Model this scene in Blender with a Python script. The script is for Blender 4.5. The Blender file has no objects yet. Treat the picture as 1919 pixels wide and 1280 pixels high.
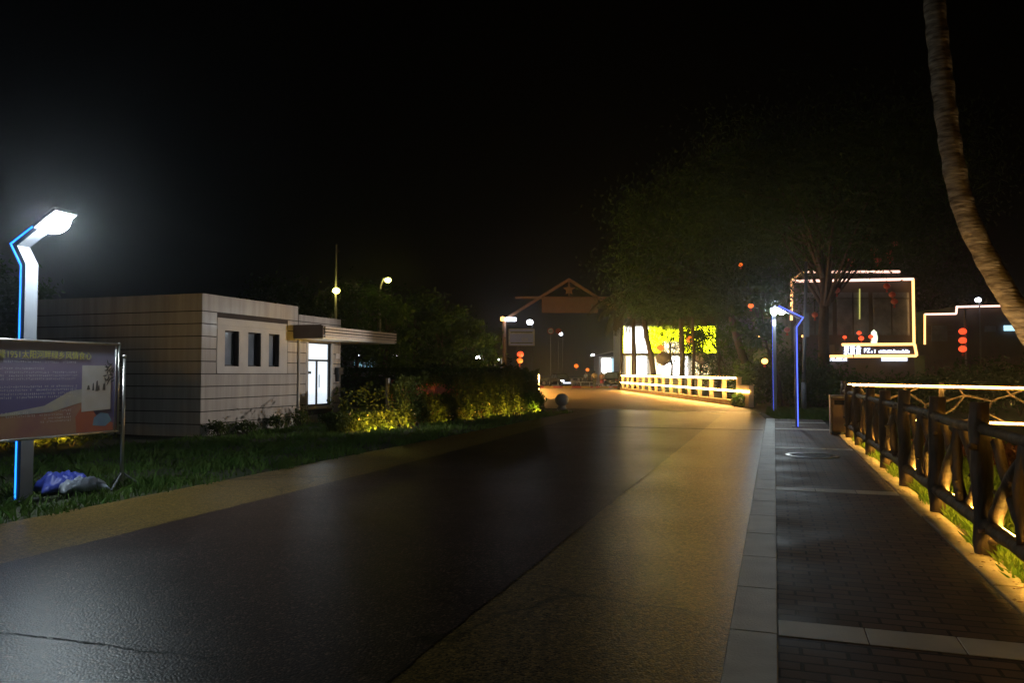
import bpy, bmesh, math, random
import numpy as np
from mathutils import Vector, Matrix
random.seed(7)
RNG = np.random.default_rng(11)
rad = math.radians
S = bpy.context.scene
COL = S.collection

# ------------------------------------------------------------------ camera
F = 1450.0            # focal length in photo pixels (1919 wide)
HCAM = 1.55
PITCH = math.atan(59 / F)
cam_d = bpy.data.cameras.new('camera')
cam_d.sensor_width = 36
cam_d.lens = F / 1919 * 36
cam_d.clip_start = 0.1
cam_d.clip_end = 1000
cam = bpy.data.objects.new('camera', cam_d)
cam.location = (0, 0, HCAM)
cam.rotation_euler = (rad(90) + PITCH, 0, 0)
COL.objects.link(cam)
S.camera = cam

# ------------------------------------------------------------------ night sky
w = bpy.data.worlds.new('World')
S.world = w
w.use_nodes = True
wn = w.node_tree
bg = wn.nodes['Background']
sky = wn.nodes.new('ShaderNodeTexSky')
sky.sky_type = 'NISHITA'
sky.sun_disc = False
sky.sun_elevation = rad(-6)
sky.sun_rotation = rad(-60)
wn.links.new(sky.outputs[0], bg.inputs[0])
bg.inputs[1].default_value = 0.012

S.view_settings.view_transform = 'Standard'
S.view_settings.look = 'None'
S.view_settings.exposure = 0.0
S.view_settings.gamma = 1.0
S.render.engine = 'CYCLES'
S.cycles.use_denoising = True
S.cycles.max_bounces = 6
S.cycles.diffuse_bounces = 3
S.cycles.glossy_bounces = 3
S.cycles.sample_clamp_indirect = 4.0
S.cycles.use_light_tree = True

# ------------------------------------------------------------------ light strengths
LAMP_L = 230.0        # lens of the white street lamps
SPOT_W = 3000.0       # added pavilion beam at the pavement lamp

# ------------------------------------------------------------------ geometry helpers
A = rad(18.7)         # direction of road, kerb, rail and pavilion
U = Vector((math.sin(A), math.cos(A), 0))
N = Vector((math.cos(A), -math.sin(A), 0))
Z = Vector((0, 0, 1))
def P(s, r, z=0.0):
    return U * s + N * r + Vector((0, 0, z))
def ray(px, py):
    d = Vector(((px - 959.5) / F, 1, -(py - 640) / F))
    c, sn = math.cos(PITCH), math.sin(PITCH)
    return Vector((d.x, d.y * c - d.z * sn, d.y * sn + d.z * c))
def at(px, py, Y):
    d = ray(px, py)
    return Vector((0, 0, HCAM)) + d * (Y / d.y)
def gnd(px, py, z=0.0):
    d = ray(px, py)
    return Vector((0, 0, HCAM)) + d * ((z - HCAM) / d.z)
def jit(a):
    return random.uniform(-a, a)

class MB:
    def __init__(self): self.v, self.f = [], []
    def add(self, vs, fs):
        o = len(self.v)
        self.v += [tuple(p) for p in vs]
        self.f += [tuple(i + o for i in f) for f in fs]
        return self
    def box(self, c, size, ax=(Vector((1,0,0)), Vector((0,1,0)), Z)):
        c = Vector(c); h = [k / 2 for k in size]
        vs = [c + ax[0]*(sx*h[0]) + ax[1]*(sy*h[1]) + ax[2]*(sz*h[2]) for sx in (-1,1) for sy in (-1,1) for sz in (-1,1)]
        return self.add(vs, [(0,1,3,2),(4,6,7,5),(0,4,5,1),(2,3,7,6),(0,2,6,4),(1,5,7,3)])
    def bbox(self, c, size, bev, ax=(Vector((1,0,0)), Vector((0,1,0)), Z), seg=2):
        bm = bmesh.new(); bmesh.ops.create_cube(bm, size=1)
        for v in bm.verts: v.co = Vector((v.co.x*size[0], v.co.y*size[1], v.co.z*size[2]))
        bmesh.ops.bevel(bm, geom=bm.edges[:], offset=bev, segments=seg, affect='EDGES', profile=0.5)
        bm.verts.index_update(); c = Vector(c)
        self.add([c + ax[0]*v.co.x + ax[1]*v.co.y + ax[2]*v.co.z for v in bm.verts], [[v.index for v in f.verts] for f in bm.faces])
        bm.free(); return self
    def tube(self, pts, rads, n=8, wob=0.0, cap=True):
        pts = [Vector(p) for p in pts]
        if not hasattr(rads, '__len__'): rads = [rads]*len(pts)
        o = len(self.v); ref = None
        for i, p in enumerate(pts):
            t = (pts[min(i+1, len(pts)-1)] - pts[max(i-1, 0)]).normalized()
            if ref is None:
                ref = t.orthogonal().normalized()
            ref = (ref - t*ref.dot(t)).normalized(); b = t.cross(ref)
            for k in range(n):
                a = 2*math.pi*k/n; q = rads[i]*(1 + (jit(wob) if wob else 0))
                self.v.append(tuple(p + ref*(q*math.cos(a)) + b*(q*math.sin(a))))
        m = len(pts)
        for i in range(m-1):
            for k in range(n):
                k2 = (k+1) % n
                self.f.append((o+i*n+k, o+i*n+k2, o+(i+1)*n+k2, o+(i+1)*n+k))
        if cap:
            self.f.append(tuple(o+k for k in reversed(range(n))))
            self.f.append(tuple(o+(m-1)*n+k for k in range(n)))
        return self
    def lathe(self, prof, c=(0,0,0), n=16):
        c = Vector(c); o = len(self.v)
        for (r_, z_) in prof:
            for k in range(n):
                a = 2*math.pi*k/n
                self.v.append((c.x + r_*math.cos(a), c.y + r_*math.sin(a), c.z + z_))
        for i in range(len(prof)-1):
            for k in range(n):
                k2 = (k+1) % n
                self.f.append((o+i*n+k, o+i*n+k2, o+(i+1)*n+k2, o+(i+1)*n+k))
        self.f.append(tuple(o+k for k in reversed(range(n))))
        self.f.append(tuple(o+(len(prof)-1)*n+k for k in range(n)))
        return self
    def prism(self, prof, org, a1, a2, ext):
        """2-D outline (a1, a2) pushed along ext"""
        org = Vector(org); m = len(prof)
        vs = [org + a1*x + a2*y for x, y in prof] + [org + a1*x + a2*y + ext for x, y in prof]
        fs = [tuple(range(m)), tuple(range(2*m-1, m-1, -1))] + [(i, i+m, (i+1) % m + m, (i+1) % m) for i in range(m)]
        return self.add(vs, fs)
    def quad(self, a, b, c, d): return self.add([a, b, c, d], [(0,1,2,3)])
    def build(self, name, m, parent=None, smooth=False):
        me = bpy.data.meshes.new(name)
        off = parent_loc(parent)
        me.from_pydata([(x-off.x, y-off.y, z-off.z) for x, y, z in self.v], [], self.f)
        bm = bmesh.new(); bm.from_mesh(me); bmesh.ops.recalc_face_normals(bm, faces=bm.faces[:]); bm.to_mesh(me); bm.free()
        if smooth: me.polygons.foreach_set('use_smooth', [True]*len(me.polygons))
        return link(name, me, m, parent)
def parent_loc(p):
    o = Vector((0,0,0))
    while p is not None: o += p.location; p = p.parent
    return o
def link(name, me, m, parent):
    me.materials.append(m)
    o = bpy.data.objects.new(name, me); COL.objects.link(o)
    if parent: o.parent = parent
    return o
def tag(o, label, cat, group=None, kind=None):
    if label: o['label'] = label
    if cat: o['category'] = cat
    if group: o['group'] = group
    if kind: o['kind'] = kind
    return o
def thing(name, label, cat, loc=(0,0,0), group=None, rz=0.0):
    o = bpy.data.objects.new(name, None); COL.objects.link(o)
    o.location = loc; o.rotation_euler = (0, 0, rz); o.empty_display_size = 0.2
    return tag(o, label, cat, group)
def dup(o, loc=None, label=None, rz=None, sc=None, parent=None):
    c = o.copy(); COL.objects.link(c)
    if parent: c.parent = parent
    for ch in list(o.children): dup(ch, parent=c)
    if loc is not None: c.location = loc
    if rz is not None: c.rotation_euler = (0, 0, rz)
    if sc is not None: c.scale = (sc, sc, sc)
    if label: c['label'] = label
    return c
def mesh_np(name, verts, faces, m, parent=None):
    k = faces.shape[1]
    me = bpy.data.meshes.new(name)
    off = np.array(parent_loc(parent))
    me.vertices.add(len(verts)); me.vertices.foreach_set('co', (verts - off).astype(np.float32).ravel())
    me.loops.add(faces.size); me.loops.foreach_set('vertex_index', faces.astype(np.int32).ravel())
    me.polygons.add(len(faces)); me.polygons.foreach_set('loop_start', np.arange(0, faces.size, k, dtype=np.int32))
    me.update(); me.validate()
    return link(name, me, m, parent)
def leaf_arrays(C_, size, aspect=2.2, down=0.0, outward=None):
    n = len(C_)
    d = RNG.normal(size=(n,3)); d[:,2] -= down
    if outward is not None: d += outward
    d /= np.linalg.norm(d, axis=1, keepdims=True)+1e-9
    q = RNG.normal(size=(n,3)); b = np.cross(d, q); b /= np.linalg.norm(b, axis=1, keepdims=True)+1e-9
    L = (size*RNG.uniform(.6, 1.4, n))[:,None]; W = L/aspect
    V = np.stack([C_ - d*L/2, C_ + b*W/2, C_ + d*L/2, C_ - b*W/2], axis=1).reshape(-1,3)
    return V, np.arange(4*n).reshape(-1,4)
def leaves(name, C_, size, m, parent, **k):
    V, Fc = leaf_arrays(np.asarray(C_, float), size, **k)
    return mesh_np(name, V, Fc, m, parent)
def blades(name, B, h, m, parent=None, lean=.5, wid=.012):
    n = len(B)
    a = RNG.uniform(0, 2*np.pi, n); hh = h*RNG.uniform(.4, 1.3, n)
    le = RNG.normal(size=(n,2))*lean*hh[:,None]
    wv = np.stack([np.cos(a), np.sin(a), np.zeros(n)], 1)*wid*RNG.uniform(.6, 1.5, n)[:,None]
    mid = B + np.concatenate([le*.35, (hh*.6)[:,None]], 1); tip = B + np.concatenate([le, hh[:,None]], 1)
    V = np.stack([B - wv, B + wv, mid + wv*.7, tip, mid - wv*.7], 1).reshape(-1,3)
    return mesh_np(name, V, np.arange(5*n).reshape(-1,5), m, parent)

# ------------------------------------------------------------------ materials
def new_mat(name):
    m = bpy.data.materials.new(name); m.use_nodes = True
    nt = m.node_tree; return m, nt, nt.nodes['Principled BSDF']
def nd(nt, t, **k):
    n = nt.nodes.new(t)
    for a, b in k.items(): setattr(n, a, b)
    return n
def coords(nt, scale=(1,1,1), rz=0.0, kind='Object'):
    tc = nd(nt, 'ShaderNodeTexCoord'); mp = nd(nt, 'ShaderNodeMapping')
    mp.inputs['Scale'].default_value = scale; mp.inputs['Rotation'].default_value = (0,0,rz)
    nt.links.new(tc.outputs[kind], mp.inputs[0]); return mp.outputs[0]
def ramp(nt, fac, stops):
    r_ = nd(nt, 'ShaderNodeValToRGB'); e = r_.color_ramp.elements
    while len(e) < len(stops): e.new(0.5)
    for el, (p, c) in zip(e, stops): el.position = p; el.color = (*c, 1) if len(c) == 3 else c
    nt.links.new(fac, r_.inputs[0]); return r_.outputs[0]
def mat(name, c1, c2=None, scale=4.0, rough=.6, stretch=(1,1,1), bump=0.0, bscale=None, metal=0.0, spec=.5, detail=5.0, lo=.35, hi=.65, rough2=None):
    m, nt, b = new_mat(name)
    b.inputs['Roughness'].default_value = rough; b.inputs['Metallic'].default_value = metal
    b.inputs['Specular IOR Level'].default_value = spec
    co = coords(nt, stretch)
    tn = nd(nt, 'ShaderNodeTexNoise'); tn.inputs['Scale'].default_value = scale; tn.inputs['Detail'].default_value = detail
    nt.links.new(co, tn.inputs[0])
    nt.links.new(ramp(nt, tn.outputs[0], [(lo, c1), (hi, c2 or [x*.75 for x in c1])]), b.inputs['Base Color'])
    if rough2 is not None:
        nt.links.new(ramp(nt, tn.outputs[0], [(lo, (rough,)*3), (hi, (rough2,)*3)]), b.inputs['Roughness'])
    if bump:
        t2 = nd(nt, 'ShaderNodeTexNoise'); t2.inputs['Scale'].default_value = bscale or scale*4; t2.inputs['Detail'].default_value = 6
        nt.links.new(co, t2.inputs[0])
        bp = nd(nt, 'ShaderNodeBump'); bp.inputs['Strength'].default_value = bump; bp.inputs['Distance'].default_value = .02
        nt.links.new(t2.outputs[0], bp.inputs['Height']); nt.links.new(bp.outputs[0], b.inputs['Normal'])
    return m
def emit(name, col, strength):
    m, nt, b = new_mat(name)
    b.inputs['Base Color'].default_value = (*[min(1, x*.6+.1) for x in col], 1)
    b.inputs['Emission Color'].default_value = (*col, 1); b.inputs['Emission Strength'].default_value = strength
    b.inputs['Roughness'].default_value = .4
    return m
def leafmat(name, a, b_, scale=1.5, rough=.5):
    m, nt, b = new_mat(name)
    co = coords(nt)
    tn = nd(nt, 'ShaderNodeTexNoise'); tn.inputs['Scale'].default_value = scale; tn.inputs['Detail'].default_value = 4
    nt.links.new(co, tn.inputs[0])
    c = ramp(nt, tn.outputs[0], [(.3, a), (.7, b_)])
    nt.links.new(c, b.inputs['Base Color']); b.inputs['Roughness'].default_value = .7; b.inputs['Specular IOR Level'].default_value = .12
    tr = nd(nt, 'ShaderNodeBsdfTranslucent'); nt.links.new(c, tr.inputs[0])
    mx = nd(nt, 'ShaderNodeMixShader'); mx.inputs[0].default_value = .3
    nt.links.new(b.outputs[0], mx.inputs[1]); nt.links.new(tr.outputs[0], mx.inputs[2])
    nt.links.new(mx.outputs[0], nt.nodes['Material Output'].inputs[0])
    return m
def asphalt(name, dark, light, grit, rough, cracks=True):
    """coarse open aggregate: stone chips with gaps, worn patches, a few cracks"""
    m, nt, b = new_mat(name)
    co = coords(nt)
    vo = nd(nt, 'ShaderNodeTexVoronoi'); vo.inputs['Scale'].default_value = 72; nt.links.new(co, vo.inputs['Vector'])
    n1 = nd(nt, 'ShaderNodeTexNoise'); n1.inputs['Scale'].default_value = .55; n1.inputs['Detail'].default_value = 8; n1.inputs['Roughness'].default_value = .65; nt.links.new(co, n1.inputs[0])
    n2 = nd(nt, 'ShaderNodeTexNoise'); n2.inputs['Scale'].default_value = 60; n2.inputs['Detail'].default_value = 4; nt.links.new(co, n2.inputs[0])
    base = ramp(nt, n1.outputs[0], [(.3, dark), (.7, light)])
    chip = nd(nt, 'ShaderNodeSeparateColor'); nt.links.new(vo.outputs['Color'], chip.inputs[0])
    mx = nd(nt, 'ShaderNodeMix', data_type='RGBA', blend_type='MULTIPLY'); mx.inputs['Factor'].default_value = 1
    nt.links.new(base, mx.inputs['A']); nt.links.new(ramp(nt, chip.outputs[0], [(0, (.12,.12,.12)), (.45, (.7,.7,.7)), (.8, (1.2,1.2,1.2)), (1, (grit,grit,grit))]), mx.inputs['B'])
    n3 = nd(nt, 'ShaderNodeTexNoise'); n3.inputs['Scale'].default_value = 14; n3.inputs['Detail'].default_value = 8; n3.inputs['Roughness'].default_value = .75; nt.links.new(co, n3.inputs[0])
    m3 = nd(nt, 'ShaderNodeMix', data_type='RGBA', blend_type='MULTIPLY'); m3.inputs['Factor'].default_value = 1
    nt.links.new(mx.outputs['Result'], m3.inputs['A']); nt.links.new(ramp(nt, n3.outputs[0], [(.36, (.5,.5,.5)), (.64, (1.45,1.45,1.45))]), m3.inputs['B'])
    out = m3.outputs['Result']
    if cracks:
        wv = nd(nt, 'ShaderNodeTexVoronoi', feature='DISTANCE_TO_EDGE'); wv.inputs['Scale'].default_value = .13
        nz = nd(nt, 'ShaderNodeTexNoise'); nz.inputs['Scale'].default_value = 1.3; nz.inputs['Detail'].default_value = 6; nt.links.new(co, nz.inputs[0])
        vm = nd(nt, 'ShaderNodeVectorMath', operation='MULTIPLY_ADD'); vm.inputs[1].default_value = (.9,.9,0)
        nt.links.new(nz.outputs['Color'], vm.inputs[0]); nt.links.new(co, vm.inputs[2]); nt.links.new(vm.outputs[0], wv.inputs['Vector'])
        m2 = nd(nt, 'ShaderNodeMix', data_type='RGBA', blend_type='MULTIPLY'); m2.inputs['Factor'].default_value = 1
        nt.links.new(out, m2.inputs['A']); nt.links.new(ramp(nt, wv.outputs['Distance'], [(0, (.25,.25,.25)), (.0022, (1,1,1))]), m2.inputs['B'])
        out = m2.outputs['Result']
    nt.links.new(out, b.inputs['Base Color'])
    nt.links.new(ramp(nt, n1.outputs[0], [(.3, (rough,)*3), (.7, (rough+.10,)*3)]), b.inputs['Roughness'])
    ad = nd(nt, 'ShaderNodeMath', operation='MULTIPLY_ADD'); ad.inputs[1].default_value = .25
    nt.links.new(n2.outputs[0], ad.inputs[0]); nt.links.new(vo.outputs['Distance'], ad.inputs[2])
    bp = nd(nt, 'ShaderNodeBump'); bp.inputs['Strength'].default_value = .33; bp.inputs['Distance'].default_value = .006; bp.invert = True
    b.inputs['Specular IOR Level'].default_value = .17
    nt.links.new(ad.outputs[0], bp.inputs['Height']); nt.links.new(bp.outputs[0], b.inputs['Normal'])
    return m
def paver(name):
    m, nt, b = new_mat(name)
    co = coords(nt, (1,1,1), A)
    br = nd(nt, 'ShaderNodeTexBrick'); br.offset = .5
    br.inputs['Scale'].default_value = 1; br.inputs['Brick Width'].default_value = .24; br.inputs['Row Height'].default_value = .12
    br.inputs['Mortar Size'].default_value = .011; br.inputs['Mortar Smooth'].default_value = .2; br.inputs['Bias'].default_value = -.1
    br.inputs['Color1'].default_value = (.15,.098,.078,1); br.inputs['Color2'].default_value = (.075,.054,.046,1); br.inputs['Mortar'].default_value = (.006,.005,.005,1)
    nt.links.new(co, br.inputs[0])
    nz = nd(nt, 'ShaderNodeTexNoise'); nz.inputs['Scale'].default_value = 1.1; nz.inputs['Detail'].default_value = 8; nt.links.new(co, nz.inputs[0])
    mx = nd(nt, 'ShaderNodeMix', data_type='RGBA', blend_type='MULTIPLY'); mx.inputs['Factor'].default_value = 1
    nt.links.new(br.outputs[0], mx.inputs['A']); nt.links.new(ramp(nt, nz.outputs[0], [(.3,(.5,.5,.5)),(.7,(1.25,1.2,1.15))]), mx.inputs['B'])
    nt.links.new(mx.outputs['Result'], b.inputs['Base Color'])
    nt.links.new(ramp(nt, nz.outputs[0], [(.3,(.45,)*3),(.7,(.7,)*3)]), b.inputs['Roughness'])
    n2 = nd(nt, 'ShaderNodeTexNoise'); n2.inputs['Scale'].default_value = 45; n2.inputs['Detail'].default_value = 5; nt.links.new(co, n2.inputs[0])
    ad = nd(nt, 'ShaderNodeMath', operation='MULTIPLY_ADD'); ad.inputs[1].default_value = -.25
    nt.links.new(n2.outputs[0], ad.inputs[0]); nt.links.new(br.outputs['Fac'], ad.inputs[2])
    bp = nd(nt, 'ShaderNodeBump'); b.inputs['Specular IOR Level'].default_value = .3; bp.inputs['Strength'].default_value = .8; bp.inputs['Distance'].default_value = .012; bp.invert = True
    nt.links.new(ad.outputs[0], bp.inputs['Height']); nt.links.new(bp.outputs[0], b.inputs['Normal'])
    return m

M = {}
M['ochre'] = asphalt('ochre_asphalt', (.14,.088,.026), (.22,.142,.045), 1.7, .28)
M['brown'] = asphalt('dark_asphalt', (.024,.013,.0105), (.044,.026,.022), 5.0, .30)
M['deck'] = mat('deck_concrete', (.56,.39,.20), (.44,.30,.15), .8, .5, bump=.2, bscale=30, detail=8)
M['stone'] = mat('kerb_granite', (.62,.62,.57), (.45,.45,.42), 2.5, .5, bump=.25, bscale=60, detail=9)
M['joint'] = mat('joint_dark', (.03,.03,.028), None, 5, .9)
M['pavers'] = paver('brick_pavers')
M['concrete_edge'] = mat('edge_concrete', (.36,.31,.22), (.23,.19,.12), 3, .75, bump=.4, bscale=25, detail=9)
M['soil'] = mat('dark_soil', (.035,.03,.02), (.02,.025,.012), 1.5, .9, bump=.5)
M['turf'] = mat('turf_soil', (.028,.04,.014), (.045,.045,.02), 3, .9, bump=.6, bscale=20)
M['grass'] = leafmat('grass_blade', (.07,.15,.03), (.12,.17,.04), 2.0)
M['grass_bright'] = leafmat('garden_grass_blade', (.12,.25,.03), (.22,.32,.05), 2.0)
M['wall'] = mat('glazed_wall_cladding', (.48,.43,.385), (.33,.29,.26), 1.1, .17, stretch=(6,6,.35), bump=.05, bscale=6, detail=7, lo=.3, hi=.75)
M['plaster'] = mat('smooth_plaster', (.47,.43,.39), (.40,.36,.33), 2, .6, bump=.1)
M['groove'] = mat('groove_shadow_gap', (.045,.032,.028), None, 4, .9)
M['frame_dark'] = mat('dark_window_frame', (.03,.028,.03), None, 4, .4)
M['glass_dark'] = mat('dark_glass', (.20,.23,.28), (.10,.12,.15), 1.2, .12, spec=.6)
M['white_wall'] = mat('white_render', (.75,.75,.74), (.66,.66,.66), 2, .7)
M['slat'] = mat('canopy_slat', (.60,.52,.48), (.48,.42,.38), 3, .5, stretch=(6,6,1))
M['slat_dark'] = mat('canopy_end_panel', (.17,.13,.125), (.12,.095,.09), 3, .5)
M['steel'] = mat('brushed_steel', (.62,.60,.56), (.5,.48,.45), 8, .28, metal=.9, stretch=(1,1,.2))
M['pole'] = mat('grey_pole_paint', (.24,.25,.28), (.20,.21,.24), 3, .45, bump=.05)
M['pole_dark'] = mat('dark_pole_paint', (.10,.10,.11), None, 3, .5)
M['log'] = mat('log_bark', (.13,.085,.05), (.035,.024,.015), 7, .7, stretch=(1,1,.3), bump=1.0, bscale=14, detail=8)
M['trunk'] = mat('tree_bark', (.07,.055,.04), (.04,.03,.022), 5, .9, stretch=(2,2,.5), bump=.6)
M['palm_trunk'] = mat('coconut_bark', (.46,.37,.27), (.12,.085,.055), 5.5, .9, stretch=(1,1,4.5), bump=.9, bscale=9, detail=8)
M['red_wood'] = mat('red_fence_board', (.30,.045,.025), (.17,.03,.02), 4, .7, stretch=(3,3,.6))
M['granite'] = mat('speckled_granite', (.42,.40,.38), (.22,.21,.2), 60, .5)
M['black'] = mat('black_plastic', (.02,.02,.022), None, 4, .5)
M['rubber'] = mat('tyre_rubber', (.018,.018,.018), None, 9, .85)
M['car_dark'] = mat('dark_car_paint', (.02,.022,.026), None, 3, .18, spec=.7)
M['car_grey'] = mat('grey_car_paint', (.12,.12,.125), None, 3, .22, spec=.7)
M['car_white'] = mat('pale_car_paint', (.6,.55,.56), None, 3, .25, spec=.7)
M['cloth_yellow'] = mat('pale_yellow_cloth', (.75,.62,.38), (.65,.52,.3), 6, .8)
M['cloth_red'] = mat('red_cloth', (.55,.07,.06), (.4,.05,.05), 6, .8)
M['cloth_pink'] = mat('peach_cloth', (.7,.42,.3), None, 6, .8)
M['cloth_grey'] = mat('grey_cloth', (.12,.13,.14), None, 6, .8)
M['cloth_white'] = mat('white_cloth', (.7,.7,.72), None, 6, .8)
M['skin'] = mat('skin_tone', (.45,.28,.2), None, 6, .6)
M['hair'] = mat('black_hair', (.012,.01,.01), None, 6, .5)
M['kerb_red'] = mat('kerb_red_paint', (.5,.05,.03), None, 6, .6)
M['kerb_yellow'] = mat('kerb_yellow_paint', (.6,.38,.05), None, 6, .6)
M['balustrade'] = mat('balustrade_paint', (.50,.38,.24), (.40,.3,.19), 2, .6)
M['gate_wood'] = mat('gate_timber', (.22,.13,.08), (.15,.085,.05), 3, .7, stretch=(1,1,3))
M['gate_board'] = mat('gate_board_plain', (.14,.08,.05), (.11,.065,.04), 2, .7)
M['sign_blue'] = mat('sign_face', (.45,.5,.9), (.4,.45,.85), .6, .35)
M['sign_white'] = mat('sign_white_face', (.72,.68,.68), None, 2, .4)
M['tarp_blue'] = mat('blue_tarp', (.015,.03,.26), (.05,.07,.34), 2.6, .5, bump=.3)
M['tarp_white'] = mat('white_tarp', (.42,.46,.55), (.28,.31,.38), 4, .4, bump=.4)
M['canvas_tan'] = mat('tan_panel', (.42,.27,.15), (.33,.2,.11), 3, .6)
M['leaf_hedge'] = leafmat('vine_leaf', (.035,.06,.012), (.085,.10,.02), 2.2)
M['leaf_dark'] = leafmat('dark_tree_leaf', (.022,.062,.010), (.042,.095,.017), .8)
M['leaf_palm'] = leafmat('palm_leaflet', (.035,.05,.010), (.06,.06,.015), .9)
M['leaf_green'] = leafmat('bright_shrub_leaf', (.03,.085,.012), (.06,.12,.02), 1.2)
M['leaf_red'] = leafmat('red_shrub_leaf', (.16,.05,.03), (.10,.07,.03), 1.6)
M['petal'] = leafmat('pale_blossom', (.55,.38,.25), (.65,.5,.3), 3)
M['brick'] = mat('dim_render_wall', (.075,.058,.046), (.055,.042,.035), 1, .8)
M['e_lamp'] = emit('street_lamp_lens', (.80,.94,1.0), LAMP_L)
M['e_lamp_left'] = emit('left_lamp_lens', (.80,.94,1.0), LAMP_L*1.75)
M['e_blue'] = emit('blue_led', (.015,.22,1.0), 3.2)
M['e_violet'] = emit('violet_blue_led', (.07,.13,1.0), 4.0)
M['e_rail'] = emit('warm_led_rail', (1.0,.55,.11), 55)
M['e_rail_low'] = emit('warm_led_rail_underside', (1.0,.53,.08), 90)
M['e_bridge'] = emit('warm_led_bridge', (1.0,.55,.15), 85)
M['e_outline'] = emit('pink_white_led', (1.0,.60,.48), 2.3)
M['e_outline2'] = emit('amber_led', (1.0,.50,.16), 3.0)
M['e_shop_white'] = emit('shop_light_white', (1.0,.95,.92), 6)
M['e_shop_yellow'] = emit('shop_light_yellow', (.90,1.0,.006), 17)
M['e_shop_warm'] = emit('shop_light_warm', (1.0,.80,.45), 3.5)
M['e_cyan'] = emit('cyan_window_light', (.45,.8,1.0), 1.6)
M['e_door'] = emit('door_room_light', (.78,.90,1.0), 1.02)
M['e_white'] = emit('cool_white_light', (.85,.88,1.0), 14)
M['e_white_soft'] = emit('cool_white_soft', (.75,.82,1.0), 1.6)
M['e_sodium'] = emit('yellow_lamp_lens', (1.0,.86,.16), 26)
M['e_orange'] = emit('orange_lantern_light', (1.0,.17,.015), 1.5)
M['e_red'] = emit('red_lantern_light', (1.0,.07,.02), 1.8)
M['e_red_dim'] = emit('dim_red_lantern', (.7,.07,.03), .055)
M['e_amber'] = emit('amber_lantern_light', (1.0,.5,.12), 4.5)
M['e_rail_back'] = emit('warm_led_rail_back', (1.0,.50,.06), 9)
M['e_spot'] = emit('garden_spot_lens', (1.0,.62,.08), 2.5)
M['e_sign'] = emit('sign_letters', (.66,.74,1.0), 3.5)
M['e_head'] = emit('headlight', (.9,.95,1.0), 16)
M['gold'] = mat('lantern_gold', (.5,.3,.08), None, 5, .5)

# ------------------------------------------------------------------ ground sheets
def sheet(name, pts, z, m, thick=.0):
    mb = MB()
    vs = [(p.x, p.y, z) for p in pts]
    mb.add(vs, [tuple(range(len(vs)))])
    o = mb.build(name, m); me = o.data
    if me.polygons[0].normal.z < 0:
        bm = bmesh.new(); bm.from_mesh(me); bmesh.ops.reverse_faces(bm, faces=bm.faces[:]); bm.to_mesh(me); bm.free()
    return tag(o, None, None, kind='structure')
V3 = lambda x, y: Vector((x, y, 0))
sheet('ground', [V3(-300,-60), V3(300,-60), V3(300,500), V3(-300,500)], -.06, M['soil'])
sheet('road', [P(-8,-7.5), P(-8,-.27), P(27,-.27), V3(9.8,31), V3(10.25,35.6), V3(9,40), V3(1.0,38), P(33,-8.6), P(29,-7.6)], 0, M['ochre'])
sheet('road_band', [P(-8,-5.95)] + [P(s, -1.85 + jit(.010)) for s in np.arange(-8, 29, .12)] + [P(29 + k*.35, -1.85 - .028*k*k + jit(.015)) for k in range(10)] + [P(32.3,-4.4), P(32.2,-5.3)] + [P(s, -5.95 - .45*max(0, (s-8)/14)**2*(s < 22) - .45*(s >= 22) + jit(.014)) for s in np.arange(31.6, -8, -.12)], .004, M['brown'])
sheet('bridge_deck', [P(32.6,-9.6), P(32.4,-5), P(31.6,-1.8), V3(9.9,31.6), V3(10.3,36), V3(9.6,68), V3(10.6,84), V3(2.2,84), V3(1.7,49), V3(.9,36)], .009, M['deck'])
sheet('far_road', [V3(-60,84.3), V3(60,84.3), V3(60,104), V3(-60,104)], -.03, M['brown'])
sheet('turf_left', [P(-8,-7.5), P(29,-7.6), P(31.5,-8.6), V3(1.3,36), V3(1.2,49), V3(-4,60), V3(-60,60), V3(-60,-20)], -.012, M['turf'])
sheet('turf_right', [P(27.6,-.2), P(27.6,2.5), P(21.9,1.75), P(-5,1.75), V3(60,-20), V3(60,60), V3(10.2,60), V3(10.7,44), V3(10.55,37), V3(9.75,31)], -.02, M['turf'])
# kerb strip of granite slabs with open joints
mb = MB(); s = -4.0
while s < 27.4:
    mb.bbox(P(s + .49, -.135, -.03), (.27, .975, .10), .006, (N, U, Z)); s += .985
tag(mb.build('kerb', M['stone']), None, None, kind='structure')
sheet('kerb_bedding', [P(-4,-.275), P(27.5,-.275), P(27.5,.005), P(-4,.005)], .003, M['joint'])
sheet('pavement', [P(-4,0), P(27.5,0), P(27.5,1.47), P(-4,1.47)], .012, M['pavers'])
mb = MB()
for s, wd in ((5.0,.30), (10.95,.30), (16.9,.30), (22.6,.30), (25.6,.30)):
    for k in range(3):
        mb.bbox(P(s, .247 + .49*k, -.009), (.482, wd, .05), .003, (N, U, Z))
tag(mb.build('pavement_band', M['stone']), None, None, kind='structure')
mb = MB(); s = -4.0
while s < 21.8:
    L = .95
    mb.bbox(P(s + L/2, 1.585 + jit(.006), -.035 + jit(.004)), (.22 + jit(.02), L - .012, .12), .012, (N, U, Z)); s += L
tag(mb.build('pavement_edging', M['concrete_edge']), None, None, kind='structure')
# transverse expansion joints on the road
mb = MB()
mb.box(P(22.0, -2.6, .0065), (4.6, .035, .003), (N, U, Z))
sheet_j = mb.build('road_joint', M['joint']); tag(sheet_j, None, None, kind='structure')
mb = MB(); mb.box(P(31.55, -2.0, .012), (3.0, .22, .006), (N, U, Z)); tag(mb.build('deck_joint', M['steel']), None, None, kind='structure')

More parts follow.
